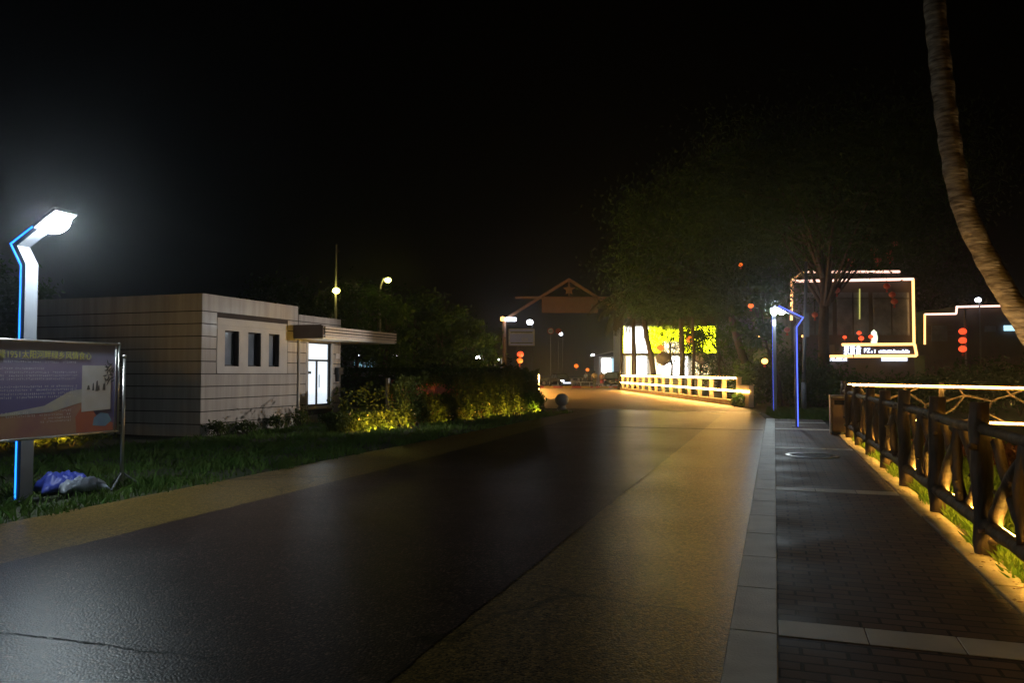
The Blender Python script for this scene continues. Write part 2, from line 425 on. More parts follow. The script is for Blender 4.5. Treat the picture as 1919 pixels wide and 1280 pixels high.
cr = [gnd(x, y) for x, y in ((-60,1182),(60,1194),(130,1203),(205,1212),(260,1222),(330,1228),(385,1236),(420,1233))]
mb = MB()
for a, b in zip(cr, cr[1:]):
    m_ = 7
    for i in range(m_):
        p0 = a.lerp(b, i/m_) + Vector((jit(.006), jit(.012), 0)); p1 = a.lerp(b, (i+1)/m_) + Vector((jit(.004), jit(.012), 0)); wd = random.uniform(.004, .010)
        mb.quad(Vector((p0.x, p0.y-wd, .0065)), Vector((p1.x, p1.y-wd, .0065)), Vector((p1.x, p1.y+wd, .0065)), Vector((p0.x, p0.y+wd, .0065)))
tag(mb.build('road_crack', M['joint']), None, None, kind='structure')
def in_poly(n, f):
    return np.array(f)
def pts_sr(n, s0, s1, r0, r1, z=0.0):
    s = RNG.uniform(s0, s1, n); r = RNG.uniform(r0, r1, n)
    u, nn = np.array(U), np.array(N)
    p = s[:,None]*u + r[:,None]*nn; p[:,2] = z
    return p, s, r
# left verge grass: denser near the road
B, s_, r_ = pts_sr(90000, 3.5, 30.5, -13.0, -7.42, -.012)
edge = -7.5 + .06*np.sin(s_*3.1) + .05*np.sin(s_*7.7 + 1)
k = (r_ < edge) & ~((s_ > 15.2) & (r_ < -13)) & (RNG.uniform(size=len(s_)) < np.clip(14/(s_+4), .25, 1)*np.clip(.55 + .9*np.sin(s_*2.1+r_*1.3)*np.sin(r_*2.9-s_*.7) + .35*np.sin(s_*6.1)*np.sin(r_*5.3), .12, 1))
B = B[k]
hv = .11*np.clip(.75 + .5*np.sin(B[:,0]*1.7)*np.sin(B[:,1]*2.3) + RNG.exponential(.22, len(B)), .35, 2.6)
tag(blades('verge_grass', B, hv, M['grass'], wid=.009), 'short uneven grass on the verge between road and pavilion', 'grass', kind='stuff')
B, s_, r_ = pts_sr(70000, 3.0, 21.5, 1.62, 5.5, -.02)
pn = np.sin(s_*2.3)*.06 + np.sin(s_*5.1+2)*.05
k = (r_ > 1.70 + pn) & (RNG.uniform(size=len(s_)) < np.clip(1.5 - (r_-1.7)*.25, .3, 1))
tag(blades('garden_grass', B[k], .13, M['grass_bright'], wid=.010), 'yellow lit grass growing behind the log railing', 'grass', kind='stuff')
B, s_, r_ = pts_sr(16000, 27.4, 36, -.3, 4.0, -.02)
k = (B[:,0] > 8.9 + (B[:,1]-26)*.2)
tag(blades('corner_grass', B[k], .12, M['grass'], wid=.012), 'dark grass patch beyond the far end of the brick pavement', 'grass', kind='stuff')

B, s_, r_ = pts_sr(900, 3.0, 21.5, 1.25, 1.72, .03)
B = B[RNG.uniform(size=900) < np.clip((r_-1.25)/.4, .05, 1)]; B[:,2] += RNG.uniform(0,.012,len(B))
V, Fc = leaf_arrays(B, .05, aspect=2.0); V = V.reshape(-1,4,3); V[:,:,2] = B[:,None,2] + (V[:,:,2]-B[:,None,2])*.15; V = V.reshape(-1,3)
tag(mesh_np('leaf_litter', V, Fc, mat('dry_leaf', (.2,.11,.04), (.09,.05,.02), 30, .8)), 'dry fallen leaves along the lit pavement edging', 'leaves', kind='stuff')

# ------------------------------------------------------------------ tiled pavilion
def pavilion():
    R0, S0, S1, S2, R1 = -13.1, 15.3, 19.25, 21.6, -18.6
    H, H2 = 3.45, 3.25
    c = P(S0, R0)
    root = thing('pavilion', 'low flat roofed pavilion of pale horizontal cladding with a lit glass door', 'building', c)
    core = MB()
    ax = (N, U, Z)
    g = .026                                       # cladding stands proud of the core by g
    def cbox(m, s0, s1, r0, r1, z0, z1): m.box(P((s0+s1)/2, (r0+r1)/2, (z0+z1)/2), (r1-r0, s1-s0, z1-z0), ax)
    # core with real openings on the road face (built from strips around them)
    wins = [(S0+.80, S0+1.35), (S0+1.71, S0+2.25), (S0+2.59, S0+3.07)]
    wz0, wz1 = 1.72, 2.62
    door = (S1+.55, S1+1.80); dz0, dz1 = .55, 2.48
    T = .28
    def face(m, s0, s1, z0, z1, ops, r_in, r_out):
        cuts = sorted({s0, s1, *[a for o in ops for a in o[:2]]})
        for a, b in zip(cuts, cuts[1:]):
            o = [q for q in ops if q[0] <= a + 1e-6 and q[1] >= b - 1e-6]
            if o:
                if o[0][2] > z0: cbox(m, a, b, r_in, r_out, z0, o[0][2])
                if o[0][3] < z1: cbox(m, a, b, r_in, r_out, o[0][3], z1)
            else: cbox(m, a, b, r_in, r_out, z0, z1)
    ops1 = [(a, b, wz0, wz1) for a, b in wins]
    face(core, S0, S1, -.06, H, ops1, R0-T, R0)
    face(core, S1, S2, -.06, H2, [(door[0], door[1], dz0, dz1)], R0-T, R0)
    cbox(core, S0, S0+T, R1, R0-T, -.06, H)        # camera-facing wall
    cbox(core, S0+T, S2, R1, R1+T, -.06, H2)
    cbox(core, S2-T, S2, R1+T, R0-T, -.06, H2)
    core.build('wall_core', M['groove'], root)
    clad = MB()
    ch = .3055; n = 11
    for i in range(n):
        z0, z1 = i*ch + .011, (i+1)*ch - .013
        if i == n-1: z1 = H + .03
        # end face: slabs of varied length
        x = R1
        while x < R0:
            L = R0 + g - x
            if R0 - x - L < .3: L = R0 + g - x
            cbox(clad, S0-g-jit(.002), S0, x, x+L-.003, z0, z1); x += L
        # road face pieces around the smooth window surround
        sz0, sz1 = 1.52, 2.93
        segs = [(S0, S1)]
        if z0 >= sz0-.02 and z1 <= sz1+.02: segs = [(S0, S0+.5), (S0+3.46, S1)]
        elif z0 < sz1 and z1 > sz0: segs = [(S0, S0+.5), (S0+3.46, S1)]
        for a, b in segs: cbox(clad, a, b-.002, R0, R0+g+jit(.002), z0, z1)
        zz1 = min(z1, H2)
        if z0 < H2:
            segs = [(S1+.03, S2)]
            if z0 < dz1+.12 and z1 > dz0-.1: segs = [(S1+.03, door[0]-.12), (door[1]+.12, S2)]
            for a, b in segs: cbox(clad, a, b, R0, R0+g+jit(.002), z0, zz1 if i < n-1 else H2)
    clad.build('cladding', M['wall'], root)
    sur = MB()
    face(sur, S0+.52, S0+3.44, 1.535, 2.75, ops1, R0, R0+.03)
    cbox(sur, S0+.52, S0+3.44, R0, R0+.024, 2.753, 2.93)
    sur.build('window_surround', M['plaster'], root)
    for a, b in wins:
        w_ = MB(); w2 = MB()
        rr = R0-.17
        for (p0, p1, q0, q1) in ((a, b, wz0, wz0+.04), (a, b, wz1-.04, wz1), (a, a+.04, wz0+.04, wz1-.04), (b-.04, b, wz0+.04, wz1-.04)):
            cbox(w_, p0, p1, rr, rr+.05, q0, q1)
        cbox(w2, a+.04, b-.04, rr+.01, rr+.02, wz0+.04, wz1-.04)
        f = w_.build('window', M['frame_dark'], root); w2.build('pane', M['glass_dark'], f)
        f['label'] = 'narrow dark window'
    # lit glass door: transom light above, two leaves below
    fr = MB(); rr = R0-.11
    a, b = door
    zt = 1.93
    for (p0, p1, q0, q1) in ((a, a+.05, dz0, dz1), (b-.05, b, dz0, dz1), (a+.05, b-.05, dz1-.05, dz1), (a+.05, b-.05, dz0, dz0+.06), (a+.05, b-.05, zt-.03, zt+.03)):
        cbox(fr, p0, p1, rr, rr+.07, q0, q1)
    d = fr.build('door', M['frame_dark'], root)
    mid = a + (b-a)*.46
    lf = MB(); cbox(lf, mid-.035, mid+.035, rr+.005, rr+.06, dz0+.06, zt-.03); lf.build('door_stile', M['frame_dark'], d)
    gl = MB()
    cbox(gl, a+.05, b-.05, rr+.02, rr+.03, zt+.03, dz1-.05)
    cbox(gl, a+.05, mid-.035, rr+.02, rr+.03, dz0+.06, zt-.03)
    cbox(gl, mid+.035, b-.05, rr+.02, rr+.03, dz0+.06, zt-.03)
    gl.build('glazing', M['e_door'], d)
    hd = MB(); hd.tube([P(mid+.06, R0-.01, 1.1), P(mid+.06, R0-.01, 1.5)], .014, 8); hd.build('handle', M['steel'], d)
    nb = MB(); cbox(nb, a+.12, a+.3, R0-.075, R0-.068, 1.52, 1.6); nb.build('notice', M['cloth_grey'], d)
    trim = MB()
    face(trim, a-.11, b+.11, dz0-.09, dz1+.10, [(a, b, dz0, dz1)], R0, R0+.03)
    trim.build('door_surround', M['plaster'], root)
    # canopy slab with slatted fascia, standing out over the door
    CS0, CS1, CR = S1-.22, S1+4.3, R0+1.0
    cz0, cz1 = 2.53, 2.90
    cs = MB(); cbox(cs, CS0+.03, CS1, R0+.02, CR-.03, cz0, cz0+.10); cbox(cs, CS0+.03, CS1, R0+.02, CR-.03, cz1-.06, cz1-.02)
    cbox(cs, S2+.0, CS1, R0-1.4, R0+.02, cz0+.002, cz0+.102)
    cn = cs.build('canopy', M['white_wall'], root)
    sl = MB()
    for i in range(4):
        z = cz0 + .055 + i*.088
        cbox(sl, CS0+.10, CS1-.05, CR-.03, CR+.02, z-.027, z+.027)
    sl.build('fascia_slats', M['slat'], cn)
    sl = MB(); cbox(sl, CS0+.1, CS1-.05, CR-.05, CR-.031, cz0+.02, cz1-.01); sl.build('fascia_backing', M['groove'], cn)
    en = MB()
    cbox(en, CS0, CS0+.03, R0+.02, CR, cz0+.01, cz1)
    for i in range(4): cbox(en, CS0-.008, CS0, R0+.02, CR-.05, cz0+.06+i*.09, cz0+.13+i*.09)
    en.build('end_panel', M['slat_dark'], cn)
    en = MB(); cbox(en, CS1-.05, CS1, R0-1.4, CR, cz0+.01, cz1); en.build('end_panel', M['slat_dark'], cn)
    rf = MB(); cbox(rf, S0+T, S1, R1+T, R0-T, H-.28, H-.2); cbox(rf, S1, S2-T, R1+T, R0-T, H2-.28, H2-.2)
    rf.build('roof', M['brick'], root)
    pp = MB(); pp.tube([P(S1+.012, R0+.06, 0), P(S1+.012, R0+.06, 2.5)], .035, 10)
    for z in (.5, 1.3, 2.1): cbox(pp, S1-.03, S1+.055, R0+.0, R0+.06, z, z+.04)
    pp.build('downpipe', M['plaster'], root)
    pl = MB(); cbox(pl, S2-.30, S2-.08, R0+.02, R0+.04, 2.0, 2.16); pl.build('number_plate', M['sign_white'], root)
    bx = MB(); cbox(bx, S2-.34, S2-.06, R0+.02, R0+.16, 1.50, 1.72); cbox(bx, S2-.30, S2-.24, R0+.02, R0+.14, 1.28, 1.5)
    bx.build('meter_box', M['black'], root)
pavilion()

# ------------------------------------------------------------------ street lamps with bent arm
def street_lamp(base, side, label, led, yaw=0.0, lens='e_lamp'):
    """side +1: arm reaches along +N (road on that side), -1 along -N"""
    nn = N*side; uu = U
    if yaw:
        R = Matrix.Rotation(yaw, 3, 'Z'); nn = R @ nn; uu = R @ uu
    root = thing('street_lamp', label, 'street lamp', base, group='bent arm street lamps with coloured light lines')
    prof = [(0, 0), (0, 2.86), (-.17, 3.12), (.46, 3.46)]
    t = .05
    def off(d):
        q = []
        for i, (x, z) in enumerate(prof):
            p0 = Vector(prof[max(i-1, 0)]); p1 = Vector(prof[min(i+1, 3)])
            a = (Vector(prof[i]) - p0).normalized() if i else (p1 - Vector(prof[i])).normalized()
            b = (p1 - Vector(prof[i])).normalized() if i < 3 else a
            n1 = Vector((-a.y, a.x)); n2 = Vector((-b.y, b.x)); m_ = (n1 + n2).normalized()
            q.append(Vector((x, z)) + m_*(d/max(.5, m_.dot(n1))))
        return q
    lft, rgt = off(t), off(-t)
    body = MB()
    W = .085
    for i in range(3):
        pr = [lft[i], lft[i+1], rgt[i+1], rgt[i]]
        body.prism([(p.x, p.y) for p in pr], base - uu*W, nn, Z, uu*(2*W))
    bo = body.build('pole', M['pole'], root)
    bp = MB(); bp.bbox(base + Z*.012, (.3, .3, .03), .006, (nn, uu, Z))
    bp.build('base_plate', M['pole_dark'], root)
    ld = MB()
    l2, r2 = off(.030), off(.012)
    for i in range(3):
        pr = [l2[i], l2[i+1], r2[i+1], r2[i]]
        ld.prism([(p.x, p.y) for p in pr], base - uu*(W+.008), nn, Z, uu*.007)
    ld.build('light_line', led, root)
    # head: tilted plate with a domed lens below
    hc = base + nn*.42 + Z*3.37
    ax_n = (nn*math.cos(rad(29)) + Z*math.sin(rad(29))).normalized(); ax_z = uu.cross(ax_n)
    if ax_z.z < 0: ax_z = -ax_z
    hp = MB(); hp.bbox(hc + ax_z*.03, (.40, .32, .045), .015, (ax_n, uu, ax_z)); h = hp.build('head', M['pole'], root)
    ln = MB()
    rings, seg = 5, 16
    vs, fs = [], []
    for i in range(rings+1):
        a = (math.pi/2)*i/rings
        for k in range(seg):
            b = 2*math.pi*k/seg
            vs.append(hc + ax_n*(.17*math.cos(a)*math.cos(b)) + uu*(.15*math.cos(a)*math.sin(b)) - ax_z*(.12*math.sin(a)))
    for i in range(rings):
        for k in range(seg): fs.append((i*seg+k, i*seg+(k+1) % seg, (i+1)*seg+(k+1) % seg, (i+1)*seg+k))
    fs.append(tuple(range(seg)))
    ln.add(vs, fs); ln.build('lens', M[lens], h, smooth=True)
    return root, hc
street_lamp(gnd(43, 940), +1, 'white street lamp with blue light line standing behind the notice board', M['e_blue'], 0.0, 'e_lamp_left')
rt, hc = street_lamp(gnd(1494, 801), -1, 'street lamp with violet blue light lines at the far end of the brick pavement', M['e_violet'])
street_lamp(gnd(1453, 771), +1, 'street lamp with violet light line on the grass behind the pavement lamp', M['e_violet'], rad(-90))[0].scale = (.8, .8, 1.2)
# narrow beam added at the pavement lamp to light the pavilion face
sp = bpy.data.lights.new('spot_beam', 'SPOT'); sp.energy = SPOT_W; sp.color = (1.0,.93,.86); sp.spot_size = rad(34); sp.spot_blend = .5; sp.shadow_soft_size = .12
so = bpy.data.objects.new('spot_beam', sp); COL.objects.link(so); so.parent = rt
hl = hc - N*.25 - Z*.03
so.location = hl - rt.location
so.rotation_euler = (Vector((-6.8, 21.0, 2.0)) - hl).to_track_quat('-Z', 'Y').to_euler()

# ------------------------------------------------------------------ text
def text_mesh(name, body, size, org, ax, up, m, parent, extr=.002, align='LEFT', width=None):
    cu = bpy.data.curves.new(name, 'FONT'); cu.body = body; cu.size = size; cu.extrude = extr; cu.align_x = align
    o = bpy.data.objects.new(name, cu); COL.objects.link(o)
    dg = bpy.context.evaluated_depsgraph_get(); dg.update()
    me = bpy.data.meshes.new_from_object(o.evaluated_get(dg))
    bpy.data.objects.remove(o); bpy.data.curves.remove(cu)
    nn = ax.cross(up); off = parent_loc(parent)
    xs = [v.co.x for v in me.vertices] or [0, 1]
    kx = 1.0 if not width else width/max(1e-6, max(xs))
    for v in me.vertices:
        c = v.co.copy(); v.co = org + ax*(c.x*kx) + up*c.y + nn*c.z - off
    me.materials.clear()
    return link(name, me, m, parent)
def glyph_rows(mb, org, ax, up, nn, x0, x1, y, h, gap=0.0):
    """rows of small illegible printed characters: short strokes"""
    x = x0
    while x < x1:
        if random.random() < .09: x += h*random.choice((1, 1, 2)); continue
        for k in range(random.choice((2, 3, 3))):
            if random.random() < .5:
                yy = y + h*(.1 + .8*random.random()); a = x + h*.08; b = x + h*(.6 + .3*random.random()); tk = h*.12
                q = [(a, yy), (b, yy), (b, yy+tk), (a, yy+tk)]
            else:
                xx = x + h*(.1 + .6*random.random()); tk = h*.12
                q = [(xx, y), (xx+tk, y), (xx+tk, y+h*.95), (xx, y+h*.95)]
            mb.quad(*[org + ax*px + up*py + nn*(.0035 + .0002*k) for px, py in q])
        x += h*1.05

# ------------------------------------------------------------------ notice board
def notice_board():
    pr, pl = at(222, 700, 10.36), at(0, 700, 8.78)
    ax = Vector((pr.x-pl.x, pr.y-pl.y, 0)); per = ax.length; ax.normalize()
    nn = Vector((ax.y, -ax.x, 0))
    Wd = per + 1.15
    org = Vector((pr.x, pr.y, .775)) - ax*Wd
    Hh = 1.155
    root = thing('notice_board', 'large printed blue notice board on steel posts beside the road', 'notice board', Vector((org.x, org.y, 0)))
    bk = MB(); bk.box(org + ax*(Wd/2) + Z*(Hh/2) - nn*.012, (Wd, .02, Hh), (ax, nn, Z))
    # painted face: dusk gradient artwork with dunes and a pale picture panel
    m, nt, b = new_mat('printed_face')
    tc = nd(nt, 'ShaderNodeTexCoord'); sep = nd(nt, 'ShaderNodeSeparateXYZ'); nt.links.new(tc.outputs['Generated'], sep.inputs[0])
    nz = nd(nt, 'ShaderNodeTexNoise'); nz.inputs['Scale'].default_value = 2.2; nz.inputs['Detail'].default_value = 4; nt.links.new(tc.outputs['Generated'], nz.inputs[0])
    ad = nd(nt, 'ShaderNodeMath', operation='MULTIPLY_ADD'); ad.inputs[1].default_value = .28; nt.links.new(nz.outputs[0], ad.inputs[0]); nt.links.new(sep.outputs['Z'], ad.inputs[2])
    nt.links.new(ramp(nt, ad.outputs[0], [(.10,(.55,.33,.18)), (.30,(.17,.14,.34)), (.55,(.20,.18,.40)), (.85,(.36,.29,.44)), (1.0,(.34,.33,.50))]), b.inputs['Base Color'])
    b.inputs['Roughness'].default_value = .55
    face = bk.build('panel', m, root)
    def patch(name, pts, mm, d):
        q = MB(); q.add([org + ax*(Wd-x) + Z*y + nn*d for x, y in pts], [tuple(range(len(pts)))]); q.build(name, mm, face)
    mt = lambda n, a, b_=None: mat(n, a, b_, 3, .35)
    patch('printed_dune', [(Wd-.05,.02), (Wd-.05,.24), (2.1,.33), (1.5,.30), (1.1,.36), (.75,.52), (.52,.55), (.5,.02)], mt('dune_print', (.5,.3,.22), (.4,.2,.22)), .0005)
    patch('printed_glow', [(1.9,.27), (1.1,.38), (.74,.55), (.5,.58), (.5,.42), (1.0,.30)], mt('glow_print', (.62,.6,.5), (.45,.46,.55)), .0012)
    patch('printed_rock', [(.64,.02), (.66,.22), (.56,.36), (.42,.33), (.3,.16), (.08,.12), (.08,.02)], mt('rock_print', (.6,.17,.11), (.5,.15,.15)), .0018)
    patch('printed_pool', [(.40,.10), (.38,.2), (.28,.26), (.16,.24), (.10,.15), (.2,.08)], mt('pool_print', (.18,.38,.6), (.14,.26,.55)), .0024)
    patch('picture_panel', [(.575,.28), (.575,.87), (.125,.87), (.125,.30)], mt('picture_print', (.72,.72,.76), (.62,.6,.58)), .003)
    q = MB()
    for (x0, y0, w_, h_) in ((.50,.56,.05,.06), (.42,.55,.035,.10), (.37,.54,.05,.14), (.33,.55,.03,.07), (.26,.55,.045,.09), (.23,.55,.02,.12)):
        c0 = org + ax*(Wd-x0) + Z*y0 + nn*.0038
        q.add([c0, c0+ax*w_, c0+ax*(w_*.7)+Z*h_, c0+ax*(w_*.3)+Z*h_*.9], [(0,1,2,3)])
    for k in range(26):
        a0 = random.uniform(0, 6.28); c0 = org + ax*(Wd-.15+jit(.07)) + Z*(.78+jit(.14)) + nn*.0040
        d = ax*math.cos(a0) + Z*math.sin(a0); e = nn.cross(d)
        q.add([c0-d*.045, c0+e*.01, c0+d*.045, c0-e*.01], [(0,1,2,3)])
    q.build('printed_picture', mt('ink_print', (.10,.11,.13)), face)
    yel = mat('title_print', (.85,.80,.22), None, 5, .4); wht = mat('text_print', (.85,.83,.85), None, 5, .4)
    text_mesh('title', '兴隆1951太阳河畔绿乡风情食心', .105, org + ax*(Wd-1.80) + Z*(Hh-.20) + nn*.003, ax, Z, yel, face, .001, width=1.36)
    rows = MB()
    for x0, x1, y in ((2.6,.68,.895), (2.6,1.12,.815), (2.6,.66,.77), (2.6,.66,.73), (2.6,.66,.69), (2.6,.66,.60), (2.6,.66,.56), (2.6,.66,.515), (2.6,.66,.475), (2.6,1.32,.295), (2.6,.74,.255), (1.02,.72,.30), (1.1,.72,.215), (1.15,.74,.175)):
        glyph_rows(rows, org + ax*Wd, ax, Z, nn, -x0, -x1, y, .026)
    rows.build('body_text', wht, face)
    fr = MB()
    for z in (0, Hh): fr.tube([org - ax*.02 + Z*z, org + ax*(Wd+.02) + Z*z], .016, 8)
    fr.tube([org + ax*(Wd) - Z*.03, org + ax*(Wd) + Z*(Hh+.03)], .016, 8)
    fr.tube([org - Z*.03, org + Z*(Hh+.03)], .016, 8)
    fr.tube([org + ax*(Wd-.055) + nn*.008, org + ax*(Wd-.055) + Z*Hh + nn*.008], .006, 6)
    fr.build('board_frame', M['steel'], root, smooth=True)
    for e in (-.09, Wd+.09):
        b0 = Vector((org.x, org.y, 0)) + ax*e
        po = MB(); po.tube([b0, b0 + Z*1.75], .025, 12); po.lathe([(.0,1.80),(.03,1.79),(.03,1.75),(.0,1.745)], b0, 12)
        for z in (1.62, .85): po.tube([b0 + Z*z, b0 + Z*z - ax*(.09 if e > 0 else -.09)], .012, 6)
        pst = po.build('post', M['steel'], root, smooth=True)
        ft = MB()
        for a0 in (0, 2.1, 4.2):
            d = Vector((math.cos(a0+.5), math.sin(a0+.5), 0))
            ft.tube([b0 + Z*.22, b0 + d*.26 + Z*.01], .014, 6)
        ft.build('foot', M['pole_dark'], pst)
notice_board()

# ------------------------------------------------------------------ bundled tarpaulin on the grass
def tarp():
    a, b = gnd(75, 925), gnd(176, 915)
    ax = (b-a); L = ax.length; ax.normalize(); nn = Vector((ax.y, -ax.x, 0))
    root = thing('tarpaulin_bundle', 'crumpled blue and white tarpaulin bundle on the grass under the notice board', 'tarpaulin', a)
    def cloth(nm, mm, x0, x1, y0, y1, h, fold, seed):
        q = MB(); nx, ny = 46, 26; vs = []
        for i in range(nx):
            for j in range(ny):
                u, v = i/(nx-1), j/(ny-1)
                e = (max(0, 1-abs(2*u-1)**4)**.5)*(max(0, 1-abs(2*v-1)**2.6)**.5)
                rid = .5*abs(math.sin(u*fold + 2.2*math.sin(v*4 + seed))) + .35*abs(math.sin(v*9 + 1.7*math.sin(u*5 + seed)))
                z = e*h*(.55 + .5*rid) + .012*math.sin(u*31 + v*17)*e
                ex = .03*math.sin(v*11 + seed)*(1-e); ey = .03*math.sin(u*13 + seed)*(1-e)
                vs.append(a + ax*(L*(x0 + (x1-x0)*u) + ex) + nn*(y0 + (y1-y0)*v + ey) + Z*(z + .03))
        fs = [(i*ny+j, (i+1)*ny+j, (i+1)*ny+j+1, i*ny+j+1) for i in range(nx-1) for j in range(ny-1)]
        q.add(vs, fs); o = q.build(nm, mm, root, smooth=True)
        sd = o.modifiers.new('thick', 'SOLIDIFY'); sd.thickness = .01
    cloth('blue_sheet', M['tarp_blue'], -.05, .85, -.30, .26, .24, 9, .4)
    cloth('white_sheet', M['tarp_white'], .22, 1.08, .08, .42, .17, 6, 2.1)
    q = MB(); q.tube([a + ax*(L*.2) + nn*.2 + Z*.02, a + ax*(L*.24) + Z*.23, a + ax*(L*.22) - nn*.24 + Z*.03], .012, 6); q.build('tie_strap', M['black'], root)
tarp()

# ------------------------------------------------------------------ log railing
def log(mb, a, b, r0, r1=None, bend=.0, n=7, seg=9, wob=.07, knots=0):
    a, b = Vector(a), Vector(b); r1 = r1 or r0
    d = b - a; side = d.cross(Vector((random.random(), random.random(), random.random()))).normalized()
    pts, rr = [], []
    for i in range(n):
        t = i/(n-1)
        pts.append(a + d*t + side*(bend*math.sin(math.pi*t)) + Vector((jit(.006), jit(.006), 0)))
        rr.append((r0 + (r1-r0)*t)*(1 + jit(.08)))
    mb.tube(pts, rr, seg, wob=wob)
    for k in range(knots):
        i = random.randrange(1, n-1); dd = Vector((jit(1), jit(1), jit(.4))).normalized()
        mb.tube([pts[i], pts[i] + dd*(rr[i]*1.7)], [rr[i]*.5, rr[i]*.3], 6)
def railing():
    root = thing('log_railing', 'dark rustic log railing with lit undersides running along the brick pavement', 'railing', P(3.5, 1.68))
    R = 1.68
    ss = [5.47 + 2.07*i for i in range(8)] + [21.4]
    ss = [1.4, 3.4] + ss
    for s in ss:
        q = MB(); log(q, P(s, R, -.08), P(s + jit(.03), R + jit(.03), 1.27 + jit(.05)), .088, .078, .015, 8, 11, .06, 2)
        q.build('post', M['log'], root, smooth=True)
    for a, b in zip(ss, ss[1:]):
        q = MB(); log(q, P(a-.06, R-.01, 1.08), P(b+.06, R-.01, 1.08), .052, .048, .02, 9, 9, .06, 2); q.build('top_rail', M['log'], root, smooth=True)
        q = MB(); log(q, P(a-.06, R-.01, .27), P(b+.06, R-.01, .27), .060, .058, .015, 9, 9, .06, 1); q.build('bottom_rail', M['log'], root, smooth=True)
        w_ = b - a
        br = MB()
        # crooked branches between the rails: crossing diagonals and one knotty upright
        x1, x2 = a + w_*.33, a + w_*.66
        mid = a + w_*random.uniform(.44, .56)
        log(br, P(a+.10, R+.02, .30), P(mid+.05, R+.03, 1.06), .058, .046, jit(.05), 9, 9, .12, 2)
        log(br, P(b-.12, R+.04, .30), P(mid-.10, R+.04, 1.05), .060, .046, jit(.05), 9, 9, .12, 2)
        log(br, P(mid-.08, R+.06, .28), P(a+.16, R+.06, 1.02), .048, .040, jit(.06), 8, 8, .12, 2)
        log(br, P(mid+.14, R+.05, .28), P(b-.18, R+.05, .98), .048, .038, jit(.06), 8, 8, .12, 1)
        log(br, P(mid+jit(.1), R+.02, .27), P(mid+jit(.08), R+.02, 1.07), .052, .046, .04, 8, 9, .12, 2)
        br.build('crossed_branches', M['log'], root, smooth=True)
    for z, rr, off, mm in ((.268, .013, .078, M['e_rail_low']), (1.06, .010, .09, M['e_rail_back'])):
        q = MB(); q.tube([P(1.4, R+off, z)] + [P(s, R+off, z) for s in ss[2:]], rr, 6); q.build('light_strip', mm, root)
railing()
def corner_railing():
    c0 = P(21.45, 1.62)
    a = Vector((c0.x, c0.y, 0)); b = a + N*9.0
    root = thing('branch_railing', 'brightly lit railing of thin branches turning right from the log railing', 'railing', a)
    d = (b-a).normalized(); L = (b-a).length; fr = -U
    dz = lambda x: -.017*x
    top, low = 1.25, .40
    n = 5
    for i in range(n):
        x = .05 + (L-.1)*i/(n-1)
        q = MB(); log(q, a + d*x - Z*.08, a + d*x + Z*(1.35+dz(x)), .07, .06, .01, 7, 9, .06, 1); q.build('post', M['log'], root, smooth=True)
    for nm, z in (('top_rail', top), ('bottom_rail', low)):
        q = MB(); q.tube([a + d*x + Z*(z+dz(x)) for x in np.linspace(0, L, 9)], .065, 9, wob=.06); q.build(nm, M['log'], root, smooth=True)
        q = MB(); q.tube([a + d*x + fr*.12 + Z*(z+dz(x)+.005) for x in np.linspace(.15, L, 9)], .021, 8); q.build('light_strip', M['e_rail'], root)
    w_ = (L-.1)/(n-1)
    for i in range(n-1):
        q = MB(); x0 = .05 + w_*i
        K = lambda u_, v_: a + d*(x0 + w_*u_) + fr*.02 + Z*(low + (top-low)*v_ + dz(x0 + w_*u_))
        for (p, r_) in (((.0,.55),(.22,.75)), ((.22,.75),(.16,1.0)), ((.22,.75),(.48,.62)), ((.48,.62),(.66,.80)), ((.66,.80),(.82,1.0)), ((.66,.80),(.62,.98)), ((.48,.62),(.42,.3)), ((.42,.3),(.2,.0)), ((.42,.3),(.62,.0)), ((.66,.80),(.84,.48)), ((.84,.48),(1.0,.55)), ((.84,.48),(.8,.0)), ((.22,.75),(.1,.35)), ((.1,.35),(.0,.2))):
            log(q, K(*p), K(*r_), .024, .02, .012, 5, 6, .08)
        q.build('crossed_branches', M['log'], root, smooth=True)
corner_railing()

# ------------------------------------------------------------------ waste bin and manhole
def waste_bin():
    c = gnd(1574, 815); c.z = .012
    root = thing('waste_bin', 'rounded brown and steel waste bin at the far end of the log railing', 'waste bin', c)
    ax = (U.cross(Z).normalized(), U, Z)
    q = MB(); q.bbox(c + Z*.03, (.42, .38, .06), .01, (N, U, Z)); q.build('base', M['pole_dark'], root)
    q = MB(); q.bbox(c + Z*.48, (.40, .36, .84), .07, (N, U, Z), 4); q.build('body', M['canvas_tan'], root, smooth=False)
    q = MB(); q.bbox(c - N*.215 + Z*.5, (.03, .38, .98), .006, (N, U, Z)); q.build('side_panel', M['steel'], root)
    q = MB(); q.bbox(c + N*.215 + Z*.5, (.03, .38, .98), .006, (N, U, Z)); q.build('side_panel', M['canvas_tan'], root)
    q = MB(); q.bbox(c + Z*.945, (.40, .40, .07), .03, (N, U, Z), 3); q.build('lid', M['steel'], root)
    q = MB(); q.bbox(c - U*.182 + Z*.80, (.26, .012, .12), .004, (N, U, Z)); q.build('mouth', M['black'], root)
    q = MB(); q.bbox(c - U*.187 + Z*.70 + N*.12, (.06, .014, .05), .004, (N, U, Z)); q.build('lock', M['steel'], root)
waste_bin()
